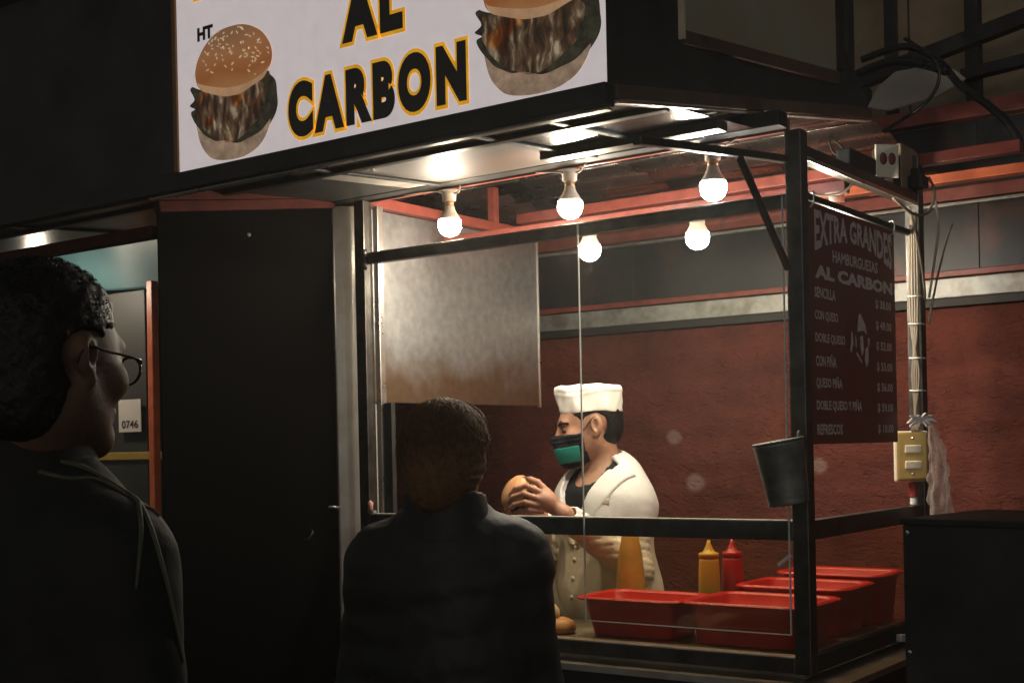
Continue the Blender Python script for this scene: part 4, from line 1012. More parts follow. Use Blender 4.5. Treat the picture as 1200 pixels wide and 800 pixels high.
def head_sdf(Q, ears=True, es=1.0):
    d = ell(Q, (-0.012, 0, 0.036), (0.098, 0.077, 0.086))
    d = smin(d, ell(Q, (0.028, 0, -0.030), (0.064, 0.060, 0.085)), 0.04)
    for s in (-1, 1):
        d = smin(d, rcone(Q, (-0.002, s * 0.048, -0.048), (0.062, s * 0.014, -0.098), 0.022, 0.018), 0.03)
    d = smin(d, ell(Q, (0.076, 0, -0.098), (0.020, 0.024, 0.020)), 0.025)
    d = smin(d, rcone(Q, (0.080, -0.034, 0.026), (0.080, 0.034, 0.026), 0.013, 0.013), 0.02)
    for s in (-1, 1):
        d = smin(d, ell(Q, (0.062, s * 0.045, -0.022), (0.024, 0.02, 0.02)), 0.025)
        d = smax(d, -ell(Q, (0.100, s * 0.031, 0.006), (0.016, 0.017, 0.011)), 0.014)
        d = smin(d, ell(Q, (0.078, s * 0.031, 0.005), (0.0125, 0.0135, 0.0105)), 0.004)
    d = smin(d, rcone(Q, (0.090, 0, 0.016), (0.112, 0, -0.026), 0.008, 0.0125), 0.016)
    for s in (-1, 1): d = smin(d, ell(Q, (0.101, s * 0.013, -0.032), (0.011, 0.009, 0.008)), 0.008)
    d = smin(d, ell(Q, (0.090, 0, -0.058), (0.012, 0.024, 0.0075)), 0.012)
    d = smin(d, ell(Q, (0.089, 0, -0.070), (0.011, 0.021, 0.0070)), 0.008)
    if ears:
        for s in (-1, 1):
            e = ell(Q, (-0.014, s * (0.083 - 0.02 * (1 - es)), 0.002), (0.022 * es, 0.0105, 0.035 * es))
            e = smax(e, -ell(Q, (-0.009, s * (0.094 - 0.02 * (1 - es)), 0.004), (0.0135 * es, 0.012, 0.024 * es)), 0.004)
            e = smin(e, rcone(Q, (-0.020, s * 0.086, 0.014), (-0.016, s * 0.086, -0.012), 0.0035, 0.003), 0.004)
            e = smin(e, ell(Q, (-0.004, s * 0.077, -0.028), (0.009, 0.007, 0.010)), 0.008)
            d = smin(d, e, 0.008)
    return d

class Frame:
    """x = facing, y = left, z = up"""
    def __init__(s, o, fwd, pitch=0.0, tilt=0.0):
        f = np.array(fwd, float); f[2] = 0; f /= np.linalg.norm(f)
        l = np.cross((0, 0, 1), f); u = np.array((0, 0, 1.0))
        c, n = math.cos(pitch), math.sin(pitch); f2 = f * c + u * n; u2 = u * c - f * n
        c, n = math.cos(tilt), math.sin(tilt); l2 = l * c + u2 * n; u3 = u2 * c - l * n
        s.o = np.array(o, float); s.R = np.stack([f2, l2, u3], 1)      # local -> world
    def w(s, p): return s.o + s.R @ np.array(p, float)
    def to(s, P): return ((P - s.o.astype(np.float32)) @ s.R.astype(np.float32))
    def tf(s, V): return V @ s.R.T + s.o

def bbox(pts, r):
    p = np.array(pts); return p.min(0) - r, p.max(0) + r

# ------------------------------------------------------------ the cook
dC = 4.28
ck = thing('person', 'cook in white coat, white cap and face mask holding a burger', 'person', (W(705, 560, dC)[0], W(705, 560, dC)[1], 0))
HF = Frame(W(690, 500, dC), -cr0 * 1.0 - cf * 0.10, math.radians(-9), 0)
BF = Frame((0, 0, 0), -cr0 * 0.76 - cf * 0.65)
nb0 = W(707, 556, dC + 0.01)                      # base of the neck
BF.o = np.array([nb0[0], nb0[1], nb0[2]])
def bl(x, y, z): return BF.w((x, y, z))
Lsh, Rsh = bl(-0.01, 0.118, -0.092), bl(-0.01, -0.125, -0.092)
Lwr = W(661, 602, 4.02); Lel = W(744, 668, 4.16)
Rwr = W(632, 604, 4.22); Rel = bl(0.10, -0.235, -0.31)
hip = bl(-0.03, 0, -0.50)
footL, footR = np.array([*bl(0, 0.1, 0)[:2], 0.0]), np.array([*bl(0, -0.1, 0)[:2], 0.0])
def torso(P, g=0.0):
    Q = BF.to(P)
    d = ell(Q, (-0.005, 0, -0.20), (0.110 + g, 0.140 + g, 0.22 + g))
    d = smin(d, ell(Q, (-0.01, 0, -0.42), (0.112 + g, 0.145 + g, 0.20 + g)), 0.10)
    d = smin(d, rcone(Q, (-0.01, -0.10, -0.085), (-0.01, 0.095, -0.085), 0.048 + g, 0.048 + g), 0.10)
    d = smin(d, rcone(Q, (-0.03, 0, -0.01), (-0.015, 0, -0.08), 0.060 + g, 0.10 + g), 0.11)
    return d
def arms(P, g=0.0):
    d = rcone(P, Lsh, Lel, 0.050 + g, 0.040 + g); d = smin(d, rcone(P, Lel, Lwr, 0.039 + g, 0.028 + g), 0.02)
    e = rcone(P, Rsh, Rel, 0.050 + g, 0.040 + g); e = smin(e, rcone(P, Rel, Rwr, 0.039 + g, 0.028 + g), 0.02)
    return np.minimum(d, e)
neckT = HF.w((-0.030, 0, -0.075)); neckB = bl(-0.025, 0, -0.03)
def skin_upper(P):
    d = head_sdf(HF.to(P), True, 0.88)
    d = smin(d, rcone(P, neckT, neckB, 0.050, 0.053), 0.03)
    d = smin(d, rcone(P, neckB, bl(-0.01, 0, -0.10), 0.053, 0.070), 0.04)
    Q = BF.to(P); return smin(d, np.maximum(np.maximum(torso(P, -0.002), np.abs(Q[..., 1]) - 0.10), -(Q[..., 2] + 0.16)), 0.03)
# burger held up in front
bc = W(611, 581, 4.10)
BA = np.array(-cr0 * 0.80 + cz * 0.50 - cf * 0.32); BA /= np.linalg.norm(BA)
def hands(P):
    up = cz; d = None
    for wr, side in ((Lwr, 1), (Rwr, -1)):
        el = Lel if side == 1 else Rel
        pass
    # near (left) hand: palm on the near right of the burger
    palm = W(641, 587, 4.035); 
    d = rcone(P, Lel * 0.25 + Lwr * 0.75, Lwr, 0.028, 0.024)
    d = smin(d, rcone(P, Lwr, palm, 0.024, 0.027), 0.02)
    d = smin(d, ell(P, W(639, 586, 4.03), (0.034, 0.034, 0.030)), 0.02)
    fingers = [[(633, 576, 4.02), (617, 569, 4.025), (604, 572, 4.04), (598, 579, 4.05)],
               [(631, 584, 4.01), (614, 578, 4.012), (601, 582, 4.03), (596, 588, 4.045)],
               [(632, 592, 4.012), (615, 588, 4.008), (603, 591, 4.025), (598, 595, 4.04)],
               [(635, 599, 4.015), (620, 597, 4.012), (609, 599, 4.026), (604, 601, 4.04)]]
    for i, fg in enumerate(fingers):
        r = [0.0095, 0.0085, 0.0078, 0.0068]; 
        if i == 3: r = [x * 0.88 for x in r]
        fd = None
        for k in range(3):
            c = rcone(P, W(*fg[k]), W(*fg[k + 1]), r[k], r[k + 1]); fd = c if fd is None else smin(fd, c, 0.004)
        d = smin(d, fd, 0.007)
    th = [(641, 576, 4.04), (630, 565, 4.05), (619, 560, 4.07), (611, 560, 4.085)]
    fd = None
    for k in range(3):
        c = rcone(P, W(*th[k]), W(*th[k + 1]), [0.0125, 0.0105, 0.0092][k], [0.0105, 0.0092, 0.0075][k]); fd = c if fd is None else smin(fd, c, 0.004)
    d = smin(d, fd, 0.010)
    # far (right) hand: reaches round the far side
    e = rcone(P, Rel * 0.2 + Rwr * 0.8, Rwr, 0.028, 0.024)
    e = smin(e, rcone(P, Rwr, W(622, 596, 4.18), 0.024, 0.027), 0.02)
    f2 = [[(622, 590, 4.19), (610, 580, 4.195), (600, 573, 4.18), (596, 569, 4.16)], [(618, 594, 4.19), (604, 588, 4.19), (594, 583, 4.17), (590, 580, 4.15)],
          [(614, 598, 4.18), (602, 596, 4.18), (594, 592, 4.165), (590, 589, 4.15)], [(613, 601, 4.17), (603, 602, 4.165), (596, 600, 4.15), (593, 597, 4.14)]]
    for i, fg in enumerate(f2):
        fd = None
        for k in range(3):
            c = rcone(P, W(*fg[k]), W(*fg[k + 1]), [0.0092, 0.0084, 0.0076][k], [0.0084, 0.0076, 0.0066][k]); fd = c if fd is None else smin(fd, c, 0.004)
        e = smin(e, fd, 0.007)
    th = [(630, 590, 4.16), (625, 575, 4.14), (621, 566, 4.125)]
    for k in range(2): e = smin(e, rcone(P, W(*th[k]), W(*th[k + 1]), [0.0115, 0.010][k], [0.010, 0.0075][k]), 0.006)
    return np.minimum(d, e)
lo, hi = bbox([HF.w((0, 0, 0.0)), neckB, bl(0, 0, -0.10)], 0.135)
V1, F1 = nets(skin_upper, lo, hi, 0.0034)
lo, hi = bbox([Lwr, Rwr, bc, Lel * 0.25 + Lwr * 0.75, Rel * 0.2 + Rwr * 0.8, W(595, 580, 4.0), W(590, 580, 4.22)], 0.055)
V2, F2 = nets(hands, lo, hi, 0.0026)
def legs_sdf(P):
    d = rcone(P, hip + (0, 0, 0.04), hip, 0.12, 0.13)
    for fo, s in ((footL, 1), (footR, -1)):
        h_ = BF.w((-0.02, s * 0.085, -0.56)); k_ = (h_ + fo) / 2; k_[2] = 0.47
        d = smin(d, rcone(P, h_, k_, 0.085, 0.06), 0.05); d = smin(d, rcone(P, k_, fo + (0, 0, 0.09), 0.06, 0.045), 0.04)
        d = smin(d, rcone(P, fo + (0, 0, 0.045), fo + BF.R[:, 0] * 0.16 + (0, 0, 0.035), 0.045, 0.035), 0.03)
    return d
me = bpy.data.meshes.new('body'); Vb = np.concatenate([V1, V2]); Fb = np.concatenate([F1, F2 + len(V1)])
me.from_pydata(Vb.tolist(), [], Fb.tolist()); me.polygons.foreach_set('use_smooth', [True] * len(me.polygons))
child(link('body', me, SKIN), ck)
lo, hi = bbox([footL, footR, hip, footL + BF.R[:, 0] * 0.16, footR + BF.R[:, 0] * 0.16], 0.2)
sdf_obj('trousers', legs_sdf, lo, hi, 0.014, mat('dark_trousers', (0.03, 0.03, 0.035), 0.8), ck)
COAT = mat('white_cotton', (0.74, 0.72, 0.67), 0.85, var=0.05, scale=9, bump=0.45, bscale=16, spec=0.2, dirt=((0.66, 0.56, 0.50), 0.15, 6, 0.6))
def vz(Q): return np.abs(Q[..., 1]) - np.maximum((Q[..., 2] + 0.235) * 0.36, 0) # neckline wedge
def coat_solid(P):
    Q = BF.to(P)
    tz = torso(P, 0.024)
    skirt = rcone(Q, (-0.01, -0.04, -0.42), (-0.01, 0.04, -0.42), 0.145, 0.145)
    tz = smin(tz, skirt, 0.08)
    sl_ = None
    for sh_, el_, wr_ in ((Lsh, Lel, Lwr), (Rsh, Rel, Rwr)):
        ax = (wr_ - el_) / np.linalg.norm(wr_ - el_); q = (P - wr_) @ ax.astype(np.float32)
        t = np.clip(((P - sh_) @ (el_ - sh_).astype(np.float32)) / float((el_ - sh_) @ (el_ - sh_)), -0.2, 1.2)
        up_ = rcone(P, sh_, el_, 0.058, 0.055); lo_ = rcone(P, el_, wr_, 0.055, 0.043)
        lo_ = np.maximum(lo_, q + 0.012)
        a_ = smin(up_, lo_, 0.03)
        # creases across the sleeve, gathered at the elbow
        a_ = a_ + 0.006 * (1 - np.abs(np.sin(26 * t + 2.0 * wob(P, 16, 3)))) ** 3
        sl_ = a_ if sl_ is None else np.minimum(sl_, a_)
    d = smin(tz, sl_, 0.018)
    chest = np.clip((np.abs(Q[..., 1]) - 0.05) * 18, 0.15, 1)
    u_ = Q[..., 2] * 0.8 + Q[..., 1] * 0.9 + 0.03 * wob(P, 14, 1)
    u2_ = Q[..., 2] * 1.0 - Q[..., 1] * 0.5 + Q[..., 0] * 0.5 + 0.035 * wob(P, 11, 4)
    fold = 0.014 * (1 - np.abs(np.sin(17 * u_))) ** 4 * np.clip(0.5 + wob(P, 9, 2), 0, 1) + 0.012 * (1 - np.abs(np.sin(23 * u2_))) ** 4 * np.clip(0.4 + wob(P, 10, 5), 0, 1) + 0.0014 * wob(P, 45)
    return d + fold * chest
def coat(P):
    Q = BF.to(P); d = coat_solid(P)
    cut = np.maximum(np.maximum(vz(Q), -Q[..., 0] + 0.02), -(Q[..., 2] + 0.235))
    d = smax(d, -cut, 0.004)
    d = np.maximum(d, -(rcone(P, neckT, neckB, 0.060, 0.066))); d = np.maximum(d, -torso(P, 0.009))
    for el_, wr_ in ((Lel, Lwr), (Rel, Rwr)):       # hollow cuffs
        ax = (wr_ - el_) / np.linalg.norm(wr_ - el_); d = np.maximum(d, -rcone(P, wr_ - ax * 0.04, wr_ + ax * 0.03, 0.033, 0.036))
    return d
lo, hi = bbox([Lsh, Rsh, Lel, Rel, Lwr, Rwr, bl(0.0, 0.1, 0.05), bl(0, 0, -0.56), bl(0, 0.15, -0.56), bl(0, -0.15, -0.56)], 0.10)
ct = sdf_obj('coat', coat, lo, hi, 0.0055, COAT, ck)
def shirt(P):
    Q = BF.to(P); d = torso(P, 0.008)
    d = np.maximum(d, -rcone(P, neckT, bl(0.055, 0, 0.000), 0.060, 0.060))
    return np.maximum(d, -(Q[..., 2] + 0.30))
lo, hi = bbox([bl(0.0, 0.12, -0.03), bl(0, -0.12, -0.28), bl(0.1, 0, -0.1)], 0.10)
sdf_obj('undershirt', shirt, lo, hi, 0.007, mat('black_cotton', (0.013, 0.014, 0.017), 0.85, spec=0.2), ck)
def lapel(P):
    Q = BF.to(P); d = coat_solid(P) - 0.008
    w_ = np.abs(Q[..., 1]) - np.maximum((Q[..., 2] + 0.235) * 0.36, 0)
    band = np.maximum(np.maximum(-w_ - 0.004, w_ - 0.012 - 0.055 * np.clip((Q[..., 2] + 0.235) / 0.16, 0, 1)), -(Q[..., 2] + 0.225))
    band = np.maximum(band, -Q[..., 0] + 0.0); band = np.maximum(band, Q[..., 2] - 0.02)
    d = np.maximum(d, -(coat_solid(P) + 0.003))
    return smax(d, band, 0.004)
def collar(P):
    a = neckB - (neckT - neckB) * 0.25; b = neckB + (neckT - neckB) * 0.55
    Q = BF.to(P)
    d = np.abs(rcone(P, a, b, 0.085, 0.069)) - 0.0045
    top = Q[..., 2] - (0.034 - 0.45 * (Q[..., 0] + 0.02)); d = np.maximum(d, top); d = np.maximum(d, -(Q[..., 2] + 0.06))
    d = np.maximum(d, Q[..., 0] - 0.020)
    return d + 0.0008 * wob(P, 60)
lo, hi = bbox([bl(0.10, 0.10, 0.02), bl(0.10, -0.10, -0.24)], 0.09)
lp = sdf_obj('lapel', lapel, lo, hi, 0.005, COAT, ck)
lo, hi = bbox([neckB], 0.125)
sdf_obj('collar', collar, lo, hi, 0.004, COAT, ck)
for s, nm in ((1, 'pocket'), (-1, 'pocket')):
    def pocket(P, s=s):
        Q = BF.to(P); d = np.maximum(coat_solid(P) - 0.005, -(coat_solid(P) + 0.003))
        return smax(d, np.maximum(boxd(Q, (0.12, s * 0.095, -0.125), (0.08, 0.038, 0.050)), -Q[..., 0] + 0.02), 0.004)
    lo, hi = bbox([bl(0.13, s * 0.095, -0.125)], 0.10)
    pk = sdf_obj(nm, pocket, lo, hi, 0.0045, COAT, ck)
    def slot(P, s=s):
        Q = BF.to(P); d = np.maximum(coat_solid(P) - 0.0075, -(coat_solid(P) + 0.003))
        q = Q - np.array((0.13, s * 0.095, -0.078), np.float32)
        return np.maximum(d, np.maximum(np.abs(q[..., 1]) - 0.036, np.abs(q[..., 2] + 4.0 * q[..., 1] ** 2) - 0.011))
    sl = sdf_obj('pocket_flap', slot, lo, hi, 0.004, mat('grey_brown_flap', (0.42, 0.36, 0.30), 0.85), ck)  # flap has a grey-brown colour of its own
# buttons
parts = []
for z in (-0.27, -0.33, -0.39):
    p = bl(0.0, 0.0, z); d0 = BF.R[:, 0]; tt = 0.05
    while coat_solid((p + d0 * tt).astype(np.float32)[None])[0] < 0: tt += 0.002
    o = lathe('button', [(0.0, 0.003), (0.007, 0.003), (0.0085, 0.0)], WHITEP, ck, 12, False, Matrix.Translation(p + d0 * tt) @ Vector(d0).to_track_quat('Z', 'Y').to_matrix().to_4x4())
# hair: cropped, below the cap
def hair(P):
    Q = HF.to(P); d = ell(Q, (-0.016, 0, 0.036), (0.101, 0.0815, 0.090))
    d = smin(d, ell(Q, (-0.052, 0, -0.030), (0.056, 0.062, 0.062)), 0.04)
    front = Q[..., 0] - (0.030 + 0.55 * np.clip(Q[..., 2] - 0.02, -0.2, 0.06) ) - 0.02
    ear = np.linalg.norm((Q - np.array((-0.012, 0, 0.0), np.float32)) * np.array((1, 0, 1), np.float32), axis=-1) - 0.040
    side = np.where(Q[..., 2] < 0.02, Q[..., 0] + 0.030, -1.0)
    low = np.maximum(-(Q[..., 2] + 0.088), Q[..., 2] - 0.062)
    d = d + 0.22 * np.clip(-0.030 - Q[..., 2], 0, 0.1)
    d = smax(smax(smax(d, front, 0.012), np.maximum(-ear, smin(side, side + 0.004, 0.01)), 0.012), low, 0.02)
    return d + 0.0012 * wob(P, 240)
lo, hi = bbox([HF.w((-0.02, 0, 0.01))], 0.15)
sdf_obj('hair', hair, lo, hi, 0.004, HAIRB, ck)
# cap
def cap_mesh():
    V = []; Fc = []; n = 56
    lev = [(-0.003, 0.0), (-0.0015, 0.003), (-0.0015, 0.012), (-0.001, 0.02), (0.0, 0.03), (0.0, 0.04), (0.001, 0.05), (0.001, 0.056), (0.001, 0.060), (0.001, 0.064), (0.002, 0.068), (0.003, 0.074), (0.0, 0.0815), (-0.010, 0.0845), (-0.030, 0.080), (-0.055, 0.079), (-0.085, 0.080)]
    for i, (off, z) in enumerate(lev):
        for k in range(n):
            a = 2 * math.pi * k / n; ca, sa = math.cos(a), math.sin(a)
            t = min(1, z / 0.08)
            rx = 0.1020 + off + 0.002 * t; ry = max(0.002, 0.0875 + off * 0.95 - 0.012 * t)
            rx = max(rx, 0.004)
            x = -0.016 + rx * ca - 0.010 * t * (ca < 0) ; y = ry * sa
            zz = 0.048 + z + 0.010 * ca - 0.013 * (ca < -0.3) * (-ca - 0.3) + (0.006 * max(0, ca) ** 3 * t)
            cr_ = 0.0022 * math.sin(7 * a + 40 * z) + 0.0018 * math.sin(17 * a - 60 * z) + 0.0022 * math.exp(-((z - 0.062 + 0.006 * math.sin(2 * a)) / 0.004) ** 2)
            if i > 12: zz += 0.004 * abs(sa)
            # folded pleat at the back corner
            pl = math.exp(-((a - 2.55) / 0.16) ** 2) * 0.005 * t
            V.append((x + cr_ * ca + pl * ca, y + cr_ * sa + pl * sa, zz + 0.001 * math.sin(5 * a)))
    for i in range(len(lev) - 1):
        for k in range(n):
            k2 = (k + 1) % n; Fc.append((i * n + k, i * n + k2, (i + 1) * n + k2, (i + 1) * n + k))
    Fc.append(tuple((len(lev) - 1) * n + k for k in range(n)))
    return V, Fc
V, F = cap_mesh(); V = HF.tf(np.array(V)).tolist()
child(pyd('cap', V, F, mat('white_cap_cloth', (0.78, 0.75, 0.68), 0.75, var=0.05, bump=0.06, bscale=30, spec=0.2), None, True), ck)
# eyes and brows
for s in (-1, 1):
    def brow(P, s=s):
        Q = HF.to(P); return np.maximum(head_sdf(Q, False) - 0.003, smin(rcone(Q, (0.096, s * 0.012, 0.023), (0.093, s * 0.034, 0.029), 0.0058, 0.0065), rcone(Q, (0.093, s * 0.034, 0.029), (0.074, s * 0.054, 0.023), 0.0065, 0.004), 0.004))
    lo, hi = bbox([HF.w((0.085, s * 0.033, 0.026))], 0.035); sdf_obj('eyebrow', brow, lo, hi, 0.0022, HAIRB, ck)
    def lid(P, s=s):
        Q = HF.to(P); return np.maximum(head_sdf(Q, False) - 0.0022, rcone(Q, (0.092, s * 0.018, -0.001), (0.085, s * 0.046, -0.001), 0.0032, 0.0028))
    lo, hi = bbox([HF.w((0.088, s * 0.032, 0.0))], 0.03); sdf_obj('eyelash', lid, lo, hi, 0.0018, HAIRB, ck)
# mask
def mask(P, g=0.006, lower=False):
    Q = HF.to(P); d = head_sdf(Q, False)
    d = np.maximum(d - g, -(d - 0.0015))
    d = np.maximum(d, -Q[..., 0] + 0.022 + 0.25 * np.maximum(0, Q[..., 2] + 0.055))
    d = np.maximum(d, Q[..., 2] + 0.012 - 0.10 * (Q[..., 0] - 0.05)); d = np.maximum(d, -(Q[..., 2] + 0.135))
    return d
def nosefill(P):
    Q = HF.to(P); f = smin(head_sdf(Q, False), rcone(Q, (0.100, 0, -0.030), (0.084, 0, -0.092), 0.019, 0.024), 0.03); f = smin(f, ell(Q, (0.07, 0, -0.06), (0.042, 0.052, 0.05)), 0.02)
    return f
def mask2(P, g=0.004):
    Q = HF.to(P); f = nosefill(P); d = np.maximum(f - g, -(f - 0.0))
    d = np.maximum(d, -Q[..., 0] + 0.034 + 0.35 * np.maximum(0, -(Q[..., 2] + 0.065)) * -1)
    d = np.maximum(d, Q[..., 2] + 0.013 - 0.08 * (Q[..., 0] - 0.05)); d = np.maximum(d, -(Q[..., 2] + 0.122))
    return d + 0.0008 * np.sin(Q[..., 2] * 420)
lo, hi = bbox([HF.w((0.07, 0, -0.07))], 0.10)
mk = sdf_obj('face_mask', mask2, lo, hi, 0.003, mat('black_mask_cloth', (0.012, 0.012, 0.017), 0.8, spec=0.2), ck)
def teal_patch(P):
    Q = HF.to(P); f = nosefill(P); d = np.maximum(f - 0.0062, -(f - 0.001))
    return np.maximum(d, np.maximum(np.abs(Q[..., 2] + 0.078) - 0.027, np.abs(Q[..., 0] - 0.092) - 0.040))
sdf_obj('mask_print', teal_patch, lo, hi, 0.003, mat('teal_print', (0.006, 0.20, 0.15), 0.7, var=0.1), ck)
for s in (-1, 1):
    tube('mask_strap', [HF.w((0.052, s * 0.060, -0.022)), HF.w((0.026, s * 0.0735, -0.002)), HF.w((0.004, s * 0.080, 0.020)), HF.w((-0.012, s * 0.084, 0.030)), HF.w((-0.028, s * 0.082, 0.012)), HF.w((-0.024, s * 0.078, -0.020)), HF.w((0.002, s * 0.068, -0.052)), HF.w((0.034, s * 0.056, -0.082))], 0.0017, mat('strap', (0.02, 0.016, 0.018), 0.7), ck, 6)
# the burger in his hands
bgx = thing('held_burger', 'burger held in the cook\'s hands', 'burger', tuple(bc))
Rq = Vector(BA).to_track_quat('Z', 'Y').to_matrix().to_4x4()
Mb = Matrix.Translation(bc) @ Rq
BUN2 = mat('toasted_bun', (0.62, 0.30, 0.12), 0.45, var=0.2, scale=20)
R_ = 0.060
lathe('top_bun', [(R_ * 0.93, 0.012), (R_ * 1.0, 0.018), (R_ * 0.99, 0.028), (R_ * 0.86, 0.041), (R_ * 0.6, 0.051), (R_ * 0.3, 0.0555), (0.001, 0.057)], BUN2, bgx, 32, True, Mb)
lathe('bottom_bun', [(R_ * 0.9, -0.032), (R_ * 0.97, -0.026), (R_ * 0.97, -0.016), (R_ * 0.92, -0.010)], BUN2, bgx, 32, True, Mb)
lathe('patty', [(R_ * 0.88, -0.0095), (R_ * 0.95, -0.006), (R_ * 0.95, 0.002), (R_ * 0.9, 0.005)], mat('cooked_patty', (0.09, 0.035, 0.018), 0.6, bump=0.3, bscale=90), bgx, 28, True, Mb)
parts = []; V = []; n = 60
for k in range(n):
    a = 2 * math.pi * k / n; r1 = R_ * (1.0 + 0.10 * math.sin(9 * a) + 0.05 * math.sin(17 * a + 1)); V.append((r1 * math.cos(a), r1 * math.sin(a), 0.0085 + 0.004 * math.sin(11 * a)))
V += [(R_ * 0.6 * math.cos(2 * math.pi * k / n), R_ * 0.6 * math.sin(2 * math.pi * k / n), 0.0085) for k in range(n)]
Fc = [(k, (k + 1) % n, n + (k + 1) % n, n + k) for k in range(n)]
child(pyd('lettuce', [tuple(Mb @ Vector(v)) for v in V], Fc, mat('lettuce', (0.16, 0.22, 0.05), 0.5), None, True), bgx)

# ------------------------------------------------------------ woman seen from behind
dW = 2.80
wm = thing('person', 'woman with tied brown hair in dark quilted jacket, back to the camera', 'person', (W(525, 600, dW)[0], W(525, 600, dW)[1], 0))
WH = Frame(W(524, 537, dW), cf + cr0 * 0.22, math.radians(-8), math.radians(2))
WB = Frame(W(524, 612, dW + 0.02), cf + cr0 * 0.05)
def wl(x, y, z): return WB.w((x, y, z))
wLs, wRs = wl(0.0, 0.155, -0.085), wl(0.0, -0.155, -0.075)
wLe, wRe = wl(0.03, 0.195, -0.36), wl(0.04, -0.180, -0.36)
wLw, wRw = wl(0.24, 0.12, -0.40), wl(0.24, -0.12, -0.38)
def w_skin(P):
    d = head_sdf(WH.to(P)); a, b = WH.w((-0.03, 0, -0.07)), wl(-0.02, 0, 0.0)
    d = smin(d, rcone(P, a, b, 0.050, 0.055), 0.03); d = smin(d, rcone(P, b, wl(0, 0, -0.1), 0.055, 0.09), 0.04)
    return d
def w_hands(P):
    d = None
    for wr, el, s in ((wLw, wLe, 1), (wRw, wRe, -1)):
        ax = (wr - el) / np.linalg.norm(wr - el); sd = WB.R[:, 1] * s; pm = wr + ax * 0.06
        e = rcone(P, wr - ax * 0.06, wr, 0.026, 0.023); e = smin(e, ell(P, pm, (0.034, 0.034, 0.022)), 0.02)
        for i in range(4):
            b0 = pm + ax * 0.03 + sd * (0.024 - 0.016 * i); L_ = [0.060, 0.070, 0.066, 0.052][i]
            b1 = b0 + ax * L_ * 0.5 - np.array((0, 0, 0.008)); b2 = b1 + ax * L_ * 0.4 - np.array((0, 0, 0.022))
            e = smin(e, smin(rcone(P, b0, b1, 0.0085, 0.0078), rcone(P, b1, b2, 0.0078, 0.0062), 0.004), 0.008)
        t0 = wr + ax * 0.02 - sd * 0.026; t1 = t0 + ax * 0.03 - sd * 0.022; t2 = t1 + ax * 0.03 - sd * 0.004
        e = smin(e, smin(rcone(P, t0, t1, 0.011, 0.0095), rcone(P, t1, t2, 0.0095, 0.0072), 0.004), 0.010)
        d = e if d is None else np.minimum(d, e)
    return d
def whole(P, skin, hnds, sh, el, wr):
    d = skin(P); d = smin(d, rcone(P, sh[0], sh[1], 0.05, 0.05), 0.04)
    for a, b, c in zip(sh, el, wr):
        d = smin(d, rcone(P, a, b, 0.045, 0.038), 0.02); d = smin(d, rcone(P, b, c, 0.037, 0.024), 0.02)
    return smin(d, hnds(P), 0.01)
lo, hi = bbox([WH.w((0, 0, 0)), wLe, wRe, wLw, wRw, wLw + WB.R[:, 0] * 0.06, wRw + WB.R[:, 0] * 0.06], 0.15)
V1, F1 = nets(lambda P: whole(P, w_skin, w_hands, (wLs, wRs), (wLe, wRe), (wLw, wRw)), lo, hi, 0.0055)
me = bpy.data.meshes.new('body'); me.from_pydata(V1.tolist(), [], F1.tolist()); me.polygons.foreach_set('use_smooth', [True] * len(me.polygons))
child(link('body', me, SKIN), wm)
JACK = mat('black_quilted_nylon', (0.010, 0.0105, 0.011), 0.6, var=0.2, scale=20, bump=0.15, bscale=45, spec=0.4)
def w_jacket(P):
    Q = WB.to(P)
    d = ell(Q, (0.0, 0, -0.22), (0.135, 0.178, 0.24)); d = smin(d, ell(Q, (0.0, 0, -0.50), (0.14, 0.18, 0.30)), 0.12)
    d = smin(d, rcone(Q, (0, -0.13, -0.075), (0, 0.13, -0.080), 0.070, 0.070), 0.09); d = smin(d, rcone(Q, (-0.01, 0, 0.0), (0, 0, -0.10), 0.075, 0.12), 0.08)
    for s_, e_, w_ in ((wLs, wLe, wLw), (wRs, wRe, wRw)):
        a = rcone(P, s_, e_, 0.066, 0.056); ax = (w_ - e_)
        a = smin(a, rcone(P, e_, e_ + ax * 0.93, 0.060, 0.042), 0.03); d = smin(d, a, 0.04)
    quilt = 0.0045 * (np.abs(np.sin(Q[..., 2] * 38 + 1.2 * wob(P, 8))) - 0.5) + 0.003 * wob(P, 40) + 0.003 * (1 - np.abs(wob(P, 60, 1))) ** 4
    return d - quilt
lo, hi = bbox([wLs, wRs, wLe, wRe, wLw, wRw, wl(0, 0.1, -0.72), wl(0, -0.1, 0.02)], 0.20)
wj = sdf_obj('jacket', w_jacket, lo, hi, 0.0075, JACK, wm)
def w_collar(P):
    Q = WB.to(P); a = wl(-0.015, 0, -0.06); b = wl(-0.03, 0, 0.075)
    d = np.abs(rcone(P, a, b, 0.098, 0.078)) - 0.007; d = np.maximum(d, Q[..., 2] - 0.052 + 0.25 * Q[..., 0]); d = np.maximum(d, -(Q[..., 2] + 0.055)); return d + 0.0025 * wob(P, 60)
lo, hi = bbox([wl(0, 0, 0)], 0.125)
sdf_obj('collar', w_collar, lo, hi, 0.005, JACK, wm)
